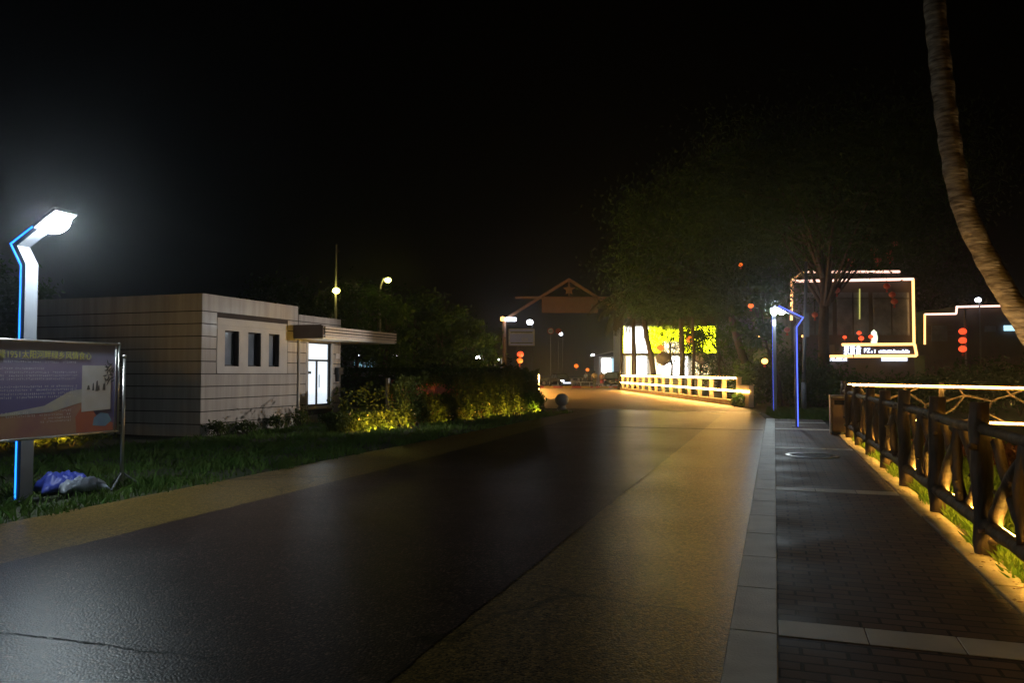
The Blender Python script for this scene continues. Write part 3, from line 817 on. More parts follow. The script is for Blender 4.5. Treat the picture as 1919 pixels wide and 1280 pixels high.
def manhole():
    c = gnd(1522, 856); c.z = .016
    root = thing('manhole_cover', 'round steel rimmed manhole cover set in the brick pavement', 'manhole cover', c)
    q = MB(); q.lathe([(.40,.002), (.40,.012), (.47,.012), (.47,.0)], c, 40); q.build('rim', M['steel'], root)
    q = MB(); q.lathe([(.0,.004), (.395,.004), (.395,.0), (.0,0)], c, 40)
    for i in range(-5, 6):
        w_ = math.sqrt(max(0, .36**2 - (i*.065)**2))
        q.box(c + U*(i*.065) + Z*.006, (2*w_, .025, .006), (N, U, Z))
    q.build('cover', M['pole_dark'], root)
manhole()

# ------------------------------------------------------------------ vegetation builders
def palm(name, label, base, pts, r0, r1, nf, fl, mleaf, mtrunk, group=None, droop=1.0, tilt=.9, seg=14, rings=True, leaflets=34):
    root = thing(name, label, 'palm tree', base, group)
    pts = [Vector(p) for p in pts]
    # smooth path
    path = []
    for i in range(len(pts)-1):
        p0 = pts[max(i-1,0)]; p1 = pts[i]; p2 = pts[i+1]; p3 = pts[min(i+2,len(pts)-1)]
        for k in range(10):
            t = k/10
            path.append(.5*((2*p1) + (p2-p0)*t + (2*p0-5*p1+4*p2-p3)*t*t + (3*p1-p0-3*p2+p3)*t**3))
    path.append(pts[-1])
    if rings:
        dense = []
        for i in range(len(path)-1):
            m_ = max(1, int((path[i+1]-path[i]).length/.035))
            for k in range(m_): dense.append(path[i].lerp(path[i+1], k/m_))
        dense.append(path[-1]); path = dense
    n = len(path); rr = []; ph = 0
    for i in range(n):
        t = i/(n-1); r_ = r0 + (r1-r0)*t + r0*.35*max(0, 1-t*9)
        if rings:
            ph += random.uniform(.5, 1.1); r_ *= 1 + .05*math.sin(ph) + jit(.015)
        rr.append(r_)
    q = MB(); q.tube(path, rr, 12, wob=.02 if rings else 0); q.build('trunk', mtrunk, root, smooth=True)
    V, Fc, o = [], [], 0
    top = np.array(path[-1])
    for k in range(nf):
        az = 2*math.pi*k/nf*1.0 + k*2.4; el = random.uniform(-.25, 1.25)*tilt
        L = fl*random.uniform(.8, 1.1)
        h = np.array([math.cos(az), math.sin(az), 0]); p = top.copy(); d = h*math.cos(el) + np.array([0,0,math.sin(el)])
        m_ = leaflets
        sidev = np.cross(h, [0,0,1]); prev = None
        for j in range(m_):
            t = j/(m_-1)
            st = d*(L/m_); p = p + st
            d = d + np.array([0,0,-1])*droop*1.9/m_; d = d/np.linalg.norm(d)
            wl = L*.28*math.sin(math.pi*min(1, .12 + t*.86))**.7 + .03
            for sg in (-1, 1):
                tip = p + sidev*sg*wl*.72 + d*wl*.45 + np.array([0,0,-1])*wl*(.35 + .25*random.random())
                ww = d*(L/m_)*.42
                V += [p - ww, p + ww, tip]; Fc.append((o, o+1, o+2)); o += 3
            # rachis
            e = sidev*(.02*(1-t)+.006)
            V += [p - st - e, p - st + e, p]; Fc.append((o, o+1, o+2)); o += 3
    mesh_np('crown', np.array(V), np.array(Fc), mleaf, root)
    return root
def tree(name, label, base, h, crown, ncl, nl, lsize, mleaf, trunk_r=.2, lean=(0,0), group=None, feather=False, cz=.62, flat=.6, cat='tree', cspread=.22, zmin=.15):
    root = thing(name, label, cat, base, group)
    base = Vector(base); top = base + Vector((lean[0], lean[1], h*.8))
    q = MB()
    pts = [base - Z*.1 + (top-base)*(i/7) + Vector((jit(.12), jit(.12), 0))*(1 if i else 0) for i in range(8)]
    q.tube(pts, [trunk_r*(1.25 - 1.05*i/7) for i in range(8)], 9, wob=.06)
    cs = []
    cc = base + Vector((lean[0], lean[1], h*cz))
    for k in range(ncl):
        a0 = random.uniform(0, 6.283); rr = crown*math.sqrt(random.uniform(.08, 1)); zz = random.uniform(-1, 1)
        k_ = math.sqrt(max(0, 1 - zz*zz*.8))
        c = cc + Vector((math.cos(a0)*rr*k_, math.sin(a0)*rr*k_, zz*h*(1-cz)*.95))
        if c.z < base.z + zmin: c.z = base.z + zmin + random.random()*1.2
        cs.append(c)
        if k % 3 == 0:
            st = pts[random.randrange(3, 7)]; md = st.lerp(c, .5) + Vector((jit(.3), jit(.3), .2))
            q.tube([st, md, c], [trunk_r*.35, trunk_r*.2, trunk_r*.06], 6)
    q.build('trunk', M['trunk'], root, smooth=True)
    per = nl//ncl; C_ = []
    for c in cs:
        sc = crown*cspread*random.uniform(.6, 1.3)
        pt = RNG.normal(size=(per,3))*np.array([sc, sc, sc*flat]) + np.array(c)
        C_.append(pt)
    C_ = np.concatenate(C_); C_ = C_[C_[:,2] > base.z + zmin*.93]
    leaves('crown', C_, lsize, mleaf, root, aspect=4.5 if feather else 2.2, down=.8 if feather else .2)
    return root
def shrub(name, label, base, rx, h, nl, lsize, mleaf, group=None, cat='shrub', rz=0.0, ry=None):
    root = thing(name, label, cat, base, group)
    base = Vector(base); ry = ry or rx
    q = MB(); cl = []
    for k in range(7):
        a0 = random.uniform(0, 6.283); e = Vector((math.cos(a0)*rx*.6*random.random(), math.sin(a0)*ry*.6*random.random(), h*random.uniform(.5,.85)))
        q.tube([base - Z*.05, base + e*.5 + Vector((jit(.05), jit(.05), 0)), base + e], [.02, .014, .006], 5); cl.append(e)
    q.build('stem', M['trunk'], root)
    C_ = []
    for e in cl + [Vector((jit(rx*.7), jit(ry*.7), h*random.uniform(.25,.7))) for _ in range(9)]:
        C_.append(RNG.normal(size=(nl//16,3))*np.array([rx*.3, ry*.3, h*.17]) + np.array(base + e))
    C_ = np.concatenate(C_); C_[:,2] = np.abs(C_[:,2] - base.z) + base.z + .02
    leaves('foliage', C_, lsize, mleaf, root, down=-.3)
    return root

# coconut trunk leaning across the upper right corner
base = V3(7.35, 9.9)
cp = [Vector((7.35, 9.9, -.1)), Vector((7.0, 9.7, .8)), at(1985, 722, 9.5), at(1910, 590, 9.35), at(1846, 478, 9.3), at(1803, 378, 9.25), at(1778, 250, 9.2), at(1763, 125, 9.2), at(1750, -10, 9.2), at(1742, -180, 9.2), at(1738, -420, 9.2), at(1738, -600, 9.2)]
palm('coconut_palm', 'tall coconut palm with ringed trunk leaning over the log railing', base, cp, .140, .105, 18, 2.3, M['leaf_palm'], M['palm_trunk'], droop=.8)

# vine covered red board fence on the left of the road
def vine_fence():
    a, b = P(17.6, -10.9), P(30.3, -9.35)
    d = (b-a); L = d.length; d.normalize(); nn = Vector((d.y, -d.x, 0))
    root = thing('vine_fence', 'long red board fence overgrown with vines and lit yellow at its foot', 'fence', a)
    q = MB(); x = 0
    while x < L:
        q.box(a + d*(x+.07) + Z*.66, (.125, .03, 1.36 + jit(.03)), (d, nn, Z)) if x > 2.6 else None; x += .135
    q.build('boards', M['red_wood'], root)
    for i in range(7):
        q = MB(); q.box(a + d*(2.6 + (L-2.6)*i/6) - nn*.06 + Z*.7, (.1, .08, 1.4), (d, nn, Z)); q.build('post', M['pole_dark'], root)
    n = 64000
    x = RNG.uniform(-.3, L+.3, n)
    topz = 1.02 + .30*np.clip(x/3.0, 0, 1) + .40*(x/L) + .07*np.sin(x*1.9) + .06*np.sin(x*4.3+1) + .04*np.sin(x*9.1)
    z = topz*RNG.uniform(0, 1, n)**.8
    depth = (.10 + .42*np.exp(-((z-.25)/.55)**2)*(.75+.25*np.sin(x*2.7)*np.sin(x*7.1+2)))*RNG.uniform(-.15, 1, n)
    # a bare gap where the red boards show
    gap = np.exp(-((x-5.0)/2.0)**2)*np.exp(-((z-1.02)/.32)**2)
    k = RNG.uniform(size=n) > gap*1.05
    k &= RNG.uniform(size=n) < (.55 + .45*(.5+.5*np.sin(x*3.3 + z*4)*np.sin(x*1.3+z*7)))*np.where((x < 2.6) & (z > .5), .05, 1)
    x, z, depth = x[k], z[k], depth[k]
    C_ = np.array(a) + x[:,None]*np.array(d) + (depth+.05)[:,None]*np.array(nn); C_[:,2] = z
    leaves('vines', C_, .10, M['leaf_hedge'], root, down=.5, outward=np.array(nn)*.4)
    n = 60; x = RNG.uniform(0, L, n)
    C_ = np.array(a) + x[:,None]*np.array(d) + RNG.uniform(.2,.6,n)[:,None]*np.array(nn); C_[:,2] = RNG.uniform(.1,.5,n)
    leaves('blossoms', C_, .06, M['petal'], root, aspect=1.3)
    return a, d, L, nn
fa, fd, fL, fn = vine_fence()
def garden_spot(loc, aim, label, watts, col=(1,.60,.07)):
    root = thing('garden_spotlight', label, 'garden light', loc, group='small yellow spotlights at the foot of the vines')
    d = (Vector(aim) - Vector(loc)).normalized(); h = Vector(loc) + Z*.10
    q = MB(); q.tube([Vector(loc), Vector(loc)+Z*.1], .01, 6); q.build('stake', M['black'], root)
    q = MB(); q.tube([h - d*.05, h + d*.045], [.03, .035], 10); b = q.build('housing', M['black'], root)
    q = MB(); q.tube([h + d*.046, h + d*.05], .03, 10); q.build('lens', M['e_spot'], b)
    l = bpy.data.lights.new('spot_beam', 'SPOT'); l.energy = watts; l.color = col; l.spot_size = rad(125); l.spot_blend = .8; l.shadow_soft_size = .05
    o = bpy.data.objects.new('spot_beam', l); COL.objects.link(o); o.parent = root
    o.location = h + d*.07 - Vector(loc); o.rotation_euler = d.to_track_quat('-Z', 'Y').to_euler()
spots = [(.75, 11, 'at the pavilion end of the vine fence'), (1.7, 14, 'second from the pavilion end of the vine fence'), (2.6, 9, 'below the start of the red boards'), (4.6, 5, 'dimmest one below the bare red boards'),
         (6.6, 6, 'past the middle of the vine fence'), (7.9, 10, 'where the long lit stretch of the vine fence begins'), (9.2, 11, 'in the middle of the long lit stretch'), (10.4, 11, 'late in the long lit stretch of the vine fence'), (11.6, 10, 'nearest the stone ball at the vine fence end')]
for x, w_, lab in spots:
    p = fa + fd*x + fn*.95; garden_spot(p, p - fn*.9 + Z*.14, 'yellow garden spotlight ' + lab, w_*11)

# lit planting beside the pavilion, below the notice board
for i, (px, py, lab) in enumerate(((12, 842, 'low yellow lit shrub at the left picture edge below the notice board'), (88, 838, 'low yellow lit shrub just right of the blue lamp post'), (135, 836, 'low yellow lit shrub left of the pavilion corner'))):
    p = gnd(px, py); p.z = 0
    shrub('uplit_shrub', lab, p, .55, .42, 1500, .09, M['leaf_hedge'], 'yellow lit shrubs beside the pavilion')
    q = p + Vector((.1, -.75, 0)); garden_spot(q, p + Z*.5, 'small yellow garden spotlight before the ' + ('edge shrub', 'shrub by the blue lamp', 'shrub by the pavilion')[i], 40)
# plants along the foot of the pavilion
for i, (s, h, lab) in enumerate(((15.55, .35, 'small dark plant at the pavilion corner'), (16.6, .3, 'tiny dark plant below the first narrow window'), (17.9, .42, 'small dark plant below the third narrow window'), (18.9, .5, 'bushy dark plant at the pavilion downpipe'), (20.3, .32, 'low dark plant below the lit door'), (21.5, .45, 'dark plant where pavilion and vine fence meet'))):
    shrub('foot_plant', lab, P(s, -12.75), .28, h, 420, .08, M['leaf_hedge'], 'dark plants along the pavilion foot', cat='plant')
# bush closing the fence end and the fern like bush above it
shrub('rounded_bush', 'rounded green bush at the road end of the vine fence', P(29.2, -9.3, 0), .7, .72, 2600, .13, M['leaf_green'])
shrub('tall_bush', 'tall arching bush rising over the road end of the vine fence', P(29.0, -10.2, 0), .7, 1.7, 2000, .2, M['leaf_palm'])
# clipped hedge behind the vine fence
def clipped():
    a, b = at(560, 700, 34), at(945, 700, 40); a.z = b.z = 0
    d = b-a; L = d.length; d.normalize(); nn = Vector((d.y, -d.x, 0))
    root = thing('clipped_hedge', 'flat topped clipped hedge behind the vine fence', 'hedge', a)
    q = MB(); q.box(a + d*(L/2) + Z*.7, (L, .7, 1.4), (d, nn, Z)); q.build('stems', M['soil'], root)
    n = 15000; x = RNG.uniform(0, L, n); f = RNG.uniform(size=n) < .6
    y = np.where(f, .40 + RNG.normal(size=n)*.04, RNG.uniform(-.4, .4, n)); z = np.where(f, RNG.uniform(0, 1.72, n), 1.70 + RNG.normal(size=n)*.04)
    C_ = np.array(a) + x[:,None]*np.array(d) + y[:,None]*np.array(nn); C_[:,2] = z
    leaves('foliage', C_, .13, M['leaf_dark'], root)
clipped()

# granite ball bollard
def bollard():
    c = gnd(1053, 766)
    root = thing('stone_ball', 'round granite ball bollard on a short foot where the deck begins', 'bollard', c)
    q = MB(); q.lathe([(.0,-.05),(.20,-.05),(.22,.02),(.17,.09),(.15,.13),(.0,.13)], c, 20); q.build('foot', M['granite'], root, smooth=True)
    q = MB(); q.lathe([(.30*math.sin(math.pi*i/12)+.001, .38 - .29*math.cos(math.pi*i/12)) for i in range(13)], c, 24); q.build('ball', M['granite'], root, smooth=True)
bollard()

# ------------------------------------------------------------------ lit bridge balustrade
def balustrade(a, b, label, towards=-1):
    a, b = Vector(a), Vector(b)
    d = (b-a); L = d.length; d.normalize(); nn = Vector((-d.y, d.x, 0))      # towards the road
    if nn.x*towards < 0: nn = -nn
    root = thing('bridge_balustrade', label, 'balustrade', a)
    q = MB(); q.box(a + d*(L/2) + Z*.1, (L+.6, .42, .32), (d, nn, Z)); q.build('plinth', M['concrete_edge'], root)
    n = 15
    for i in range(n):
        q = MB(); p = a + d*(L*i/(n-1)); k_ = 1.25
        q.bbox(p + Z*.77, (.20, .20, 1.06), .02, (d, nn, Z)); q.bbox(p + Z*1.33, (.24, .24, .06), .015, (d, nn, Z)); q.build('post', M['balustrade'], root)
    for nm, z in (('top_rail', 1.30), ('middle_rail', .70)):
        q = MB(); q.box(a + d*(L/2) + Z*z, (L, .10, .09), (d, nn, Z)); q.build(nm, M['balustrade'], root)
    for z, x0, x1 in ((1.31, .1, L), (.71, -1.75, L+.5)):
        q = MB(); q.tube([a + d*x0 + nn*.135 + Z*z, a + d*x1 + nn*.135 + Z*z], .035, 8); q.build('light_strip', M['e_bridge'], root)
    q = MB(); q.bbox(a - d*.95 + Z*.5, (1.5, .24, 1.0), .03, (d, nn, Z)); q.build('end_block', M['balustrade'], root)
balustrade((10.6, 36.2, 0), (9.75, 68.0, 0), 'white balustrade with two glowing rails before the lit shop')
balustrade((1.22, 48.6, 0), (1.95, 76.0, 0), 'white balustrade with glowing rails behind the lit gate pillar, seen end on', 1)
def lit_pillar():
    c = Vector((1.45, 48.0, 0))
    root = thing('lit_pillar', 'white gate pillar with a glowing edge at the end of the vine fence', 'pillar', c)
    q = MB(); q.bbox(c + Z*.72, (.34, .34, 1.5), .02); q.build('shaft', M['white_wall'], root)
    q = MB(); q.bbox(c + Z*1.51, (.44, .44, .08), .02); q.build('cap', M['white_wall'], root)
    q = MB(); q.tube([c + Vector((.2, -.17, .05)), c + Vector((.2, -.17, 1.42))], .035, 8); q.build('light_strip', M['e_bridge'], root)
lit_pillar()
# red and yellow kerb across the end of the bridge
mb1, mb2 = MB(), MB()
kr = thing('painted_kerb', 'low kerb painted in red and yellow blocks across the end of the bridge', 'kerb', V3(2.3, 79))
for i in range(9):
    (mb1 if i % 2 == 0 else mb2).bbox(Vector((2.3 + .95*i + .47, 79, .08)), (.93, .35, .26), .03)
mb1.build('red_block', M['kerb_red'], kr); mb2.build('yellow_block', M['kerb_yellow'], kr)

# ------------------------------------------------------------------ timber entrance gate
def gate():
    Y = 82.0
    g = lambda px, py: at(px, py, Y)
    root = thing('entrance_gate', 'timber entrance arch with gabled beams, star finial and plain hanging board', 'gate', V3(g(1066,700).x, Y))
    fy = Vector((0,.3,0))
    ap, lo, ro = g(1066,524), g(944,600), g(1188,600)
    for nm, o in (('rafter', lo), ('rafter', ro)):
        q = MB(); d = (o-ap); q.prism([(-.17, 0), (.17, 0), (.17, 1), (-.17, 1)], ap - fy/2, Z, d, fy); q.build(nm, M['gate_wood'], root)
    q = MB(); q.box((g(965,558)+g(1168,558))/2, ((g(1168,558)-g(965,558)).x, .32, .26)); q.build('cross_beam', M['gate_wood'], root)
    for px in (945, 1187):
        q = MB(); p = g(px, 600); q.tube([Vector((p.x, Y, -.1)), p], [.26, .2], 12); q.build('post', M['gate_wood'], root, smooth=True)
    b0, b1 = g(1015,557), g(1120,587)
    q = MB(); q.bbox((b0+b1)/2 - Vector((0,.28,0)), ((b1-b0).x, .14, (b0-b1).z), .02); q.build('board', M['gate_board'], root)
    c = g(1066, 543) - Vector((0,.2,0)); q = MB()
    pr = []
    for k in range(10):
        a0 = math.pi/2 + math.pi*k/5; r_ = .72 if k % 2 == 0 else .3
        pr.append((r_*math.cos(a0), r_*math.sin(a0)))
    q.prism(pr, c, Vector((1,0,0)), Z, Vector((0,.12,0))); q.build('star', M['gate_wood'], root)
    q = MB(); q.box((ap + g(1066,557))/2, (.16, .16, (ap - g(1066,557)).z)); q.build('king_post', M['gate_wood'], root)
    # lamp bar and amber beacon on the left post head
    p = g(957, 599); q = MB(); q.bbox(p - Vector((0,.3,0)), (1.15, .22, .36), .05); q.build('lamp_bar', M['e_white'], root)
    p = g(942, 598); q = MB(); q.lathe([(.0,-.26),(.22,-.2),(.25,0),(.2,.2),(.0,.26)], p - Vector((0,.35,0)), 12); q.build('beacon', M['e_amber'], root)
gate()

# ------------------------------------------------------------------ signs and lamps beyond the gate
def direction_sign():
    Y = 92; a, b = at(953,616,Y), at(1002,648,Y)
    root = thing('direction_sign', 'blue rectangular road direction sign beyond the entrance arch', 'road sign', V3((a.x+b.x)/2, Y))
    c = (a+b)/2; w_, h = (b-a).x, (a-b).z
    q = MB(); q.bbox(c, (w_, .08, h), .03); p = q.build('panel', M['sign_white'], root)
    q = MB(); f = Vector((0,-.045,0))
    q.box(c + f + Z*(-.05*h), (w_*.9, .006, h*.50)); q.box(c + f + Z*.40*h, (w_*.9, .006, h*.1)); q.box(c + f - Z*.42*h, (w_*.9, .006, h*.08)); q.build('blue_field', M['sign_blue'], p)
    q = MB(); f = Vector((0,-.052,0)); q.box(c + f + Z*.29*h, (w_*.84, .006, h*.05)); q.box(c + f - Z*.335*h, (w_*.84, .006, h*.045))
    q.build('dark_band', M['frame_dark'], p)
    q = MB(); f = Vector((0,-.053,0))
    for x in (.02, .17, .22): q.box(c + f + Vector((x*w_, 0, -.14*h)), (.05, .006, h*.2))
    q.tube([c + f + Vector((w_*(.095 + .045*math.cos(t)), 0, h*(-.14 + .1*math.sin(t)))) for t in np.linspace(0, 6.283, 16)], .025, 5)
    q.build('route_marks', M['sign_white'], p)
    q = MB(); x = a.x + .9; q.tube([Vector((x, Y+.1, 0)), Vector((x, Y+.1, c.z + h*.4))], .11, 10); q.build('pole', M['pole_dark'], root)
direction_sign()
def speed_sign():
    Y = 95; c = at(1032, 620.5, Y)
    root = thing('speed_sign', 'round red rimmed speed limit sign on a thin pole beyond the arch', 'road sign', V3(c.x, Y))
    def disc(r0, y, m_, nm, par):
        q = MB(); q.add([c + Vector((r0*math.cos(t), y, r0*math.sin(t))) for t in np.linspace(0, 6.283, 25)[:-1]] + [c + Vector((r0*math.cos(t), y+.03, r0*math.sin(t))) for t in np.linspace(0, 6.283, 25)[:-1]],
                        [tuple(range(24)), tuple(range(24, 48))] + [(i, (i+1) % 24, (i+1) % 24 + 24, i+24) for i in range(24)]); return q.build(nm, m_, par)
    d = disc(.42, -.03, M['kerb_red'], 'rim', root); disc(.31, -.04, M['sign_white'], 'face', root)
    text_mesh('numerals', '40', .42, c + Vector((-.25, -.048, -.15)), Vector((1,0,0)), Z, M['black'], root, .004, width=.5)
    q = MB(); q.tube([Vector((c.x, Y+.05, 0)), Vector((c.x, Y+.05, c.z+.3))], .06, 8); q.build('pole', M['pole'], root)
    disc2 = thing('dim_sign', 'dim dark red round sign right of the speed limit sign', 'road sign', V3(c.x+.95, Y))
    c = c + Vector((.95, 0, 0)); disc(.36, -.03, M['kerb_red'], 'face', disc2)
    q = MB(); q.tube([Vector((c.x, Y+.06, 0)), Vector((c.x, Y+.06, c.z+.3))], .05, 8); q.build('pole', M['pole_dark'], disc2)
speed_sign()
def ball_lamp(px, py, Y, r0, label, m, group, arm=True):
    c = at(px, py, Y)
    root = thing('road_lamp', label, 'street lamp', V3(c.x, Y), group)
    q = MB(); q.tube([V3(c.x+.35, Y+.4), Vector((c.x+.35, Y+.4, c.z+.15)), Vector((c.x, Y, c.z+r0))], [.08,.06,.04], 8); q.build('pole', M['pole_dark'], root)
    q = MB(); q.lathe([(r0*math.sin(math.pi*i/8)+.001, -r0*.8*math.cos(math.pi*i/8)) for i in range(9)], c, 12); q.build('lens', m, root, smooth=True)
g_ = 'distant white lamps'
ball_lamp(993, 604, 100, .42, 'distant white lamp above the blue direction sign', M['e_white'], g_)
ball_lamp(1051, 626, 120, .28, 'distant white lamp right of the round signs', M['e_white'], g_)
ball_lamp(1111, 666, 110, .26, 'distant white lamp left of the white shed roof', M['e_white'], g_)
ball_lamp(1833, 562, 67, .24, 'greenish white lamp above the right hand roof line', M['e_white'], g_)
# tall mast with yellow lamp, and the lamp among leaves
def mast():
    Y = 46; t, l = at(630, 458, Y), at(631, 546, Y)
    root = thing('lamp_mast', 'tall pale mast with a yellow lamp halfway up behind the pavilion', 'lamp mast', V3(t.x, Y))
    q = MB(); q.tube([V3(t.x, Y), Vector((t.x, Y, t.z))], [.10,.055], 10); q.build('mast', M['pole'], root)
    q = MB(); q.tube([Vector((l.x, Y, l.z+.15)), Vector((l.x+.05, Y-.35, l.z+.1))], .03, 6)
    q.tube([t - Z*.5, t + Vector((.25,-.02,-.35))], .03, 6); q.build('bracket', M['pole_dark'], root)
    q = MB(); q.lathe([(.22*math.sin(math.pi*i/8)+.001, -.17*math.cos(math.pi*i/8)) for i in range(9)], l + Vector((.05,-.35,0)), 12); q.build('lens', M['e_sodium'], root, smooth=True)
    Y = 50; l = at(727, 525, Y)
    root = thing('leafy_lamp', 'yellow street lamp shining above the leaves behind the pavilion canopy', 'street lamp', V3(l.x-.5, Y))
    q = MB(); q.tube([V3(l.x-.5, Y), Vector((l.x-.5, Y, l.z-.4)), Vector((l.x-.3, Y, l.z+.1)), Vector((l.x, Y-.1, l.z+.15))], [.08,.07,.05,.04], 8); q.build('pole', M['pole'], root)
    q = MB(); q.lathe([(.21*math.sin(math.pi*i/8)+.001, -.16*math.cos(math.pi*i/8)) for i in range(9)], l, 12); q.build('lens', M['e_sodium'], root, smooth=True)
mast()
def tall_pole():
    p = gnd(1507, 769); Y = p.y
    root = thing('utility_pole', 'grey utility pole with a box standing behind the pavement lamp', 'pole', p)
    t = at(1511, 490, Y)
    q = MB(); q.tube([p, p + Z*1.15], .10, 12); q.tube([p + Z*1.15, t], [.075,.06], 12); q.build('shaft', M['pole'], root, smooth=True)
    c = at(1511, 609, Y); q = MB(); q.bbox(c, (.2,.2,1.0), .02); q.build('cable_box', M['pole'], root)
tall_pole()

# ------------------------------------------------------------------ shop block behind the bridge
def shop():
    Y = 86.0; g = lambda px, py, y=Y: at(px, py, y)
    x0, x1 = g(1167,700).x, g(1345,700).x; z1 = g(1200,610).z; zm = g(1200,664).z
    root = thing('lit_shop', 'two storey glass shop glowing white and yellow behind the bridge', 'shop', V3(x0, Y))
    q = MB(); q.box(Vector(((x0+x1)/2, Y+4, z1/2)), (x1-x0, 7.6, z1-.1)); q.build('wall', M['white_wall'], root)
    q = MB(); q.box(Vector(((x0+x1)/2, Y+3.4, z1+.1)), (x1-x0+.8, 8.8, .3)); q.build('roof', M['brick'], root)
    q = MB(); q.box(Vector(((x0+x1)/2, Y-.02, zm)), (x1-x0, .3, .26)); q.build('floor_band', M['kerb_yellow'], root)
    def win(px0, px1, py0, py1, m, nm='window'):
        a, b = g(px0, py0), g(px1, py1); a.z = min(a.z, z1-.05); b.z = max(b.z, .3)
        q = MB(); q.box(Vector(((a.x+b.x)/2, Y+.14, (a.z+b.z)/2)), (b.x-a.x, .06, a.z-b.z)); w_ = q.build(nm, m, root)
        q = MB()
        for k in range(4): q.box(Vector((a.x + (b.x-a.x)*k/3, Y+.08, (a.z+b.z)/2)), (.07, .06, a.z-b.z))
        q.build('frame', M['white_wall'], w_)
    win(1169,1186,613,663, M['e_shop_white']); win(1189,1216,613,663, M['e_shop_white']); win(1216,1240,614,662, M['e_shop_yellow'])
    win(1240,1276,618,640, M['e_shop_yellow']); win(1244,1276,640,662, M['e_shop_warm']); win(1280,1304,614,662, M['e_shop_yellow']); win(1306,1342,611,662, M['e_shop_yellow'])
    win(1173,1186,668,702, M['e_shop_warm']); win(1190,1213,668,702, M['e_shop_white']); win(1220,1240,668,702, M['e_shop_warm']); win(1240,1276,668,702, M['e_shop_white']); win(1280,1290,668,702, M['e_shop_white']); win(1297,1330,672,702, M['e_shop_warm'])
    q = MB(); q.tube([g(1167.5,612), g(1167.5,664)], .12, 8); q.build('neon_edge', M['e_shop_yellow'], root)
    # low white shed on the left
    Y2 = 100; g2 = lambda px, py: at(px, py, Y2)
    a, b = g2(1122,668), g2(1170,700)
    rt = thing('white_shed', 'low white shed with sloping roof and bright window left of the shop', 'shed', V3(a.x, Y2))
    q = MB(); q.box(Vector(((a.x+b.x)/2, Y2+3, a.z/2)), (b.x-a.x, 5.8, a.z)); q.build('wall', M['white_wall'], rt)
    q = MB(); q.prism([(0,0), ((b.x-a.x)+.5, .9), ((b.x-a.x)+.5, 1.05), (0,.15)], Vector((a.x-.5, Y2-.5, a.z)), Vector((1,0,0)), Z, Vector((0,7,0))); q.build('roof', M['white_wall'], rt)
    for p0, p1, m_ in ((1128,1145,M['e_shop_white']), (1148,1166,M['e_cyan'])):
        c0, c1 = g2(p0,672), g2(p1,699); q = MB(); q.box(Vector(((c0.x+c1.x)/2, Y2+.06, (c0.z+c1.z)/2)), (c1.x-c0.x, .08, c0.z-c1.z)); q.build('window', m_, rt)
shop()

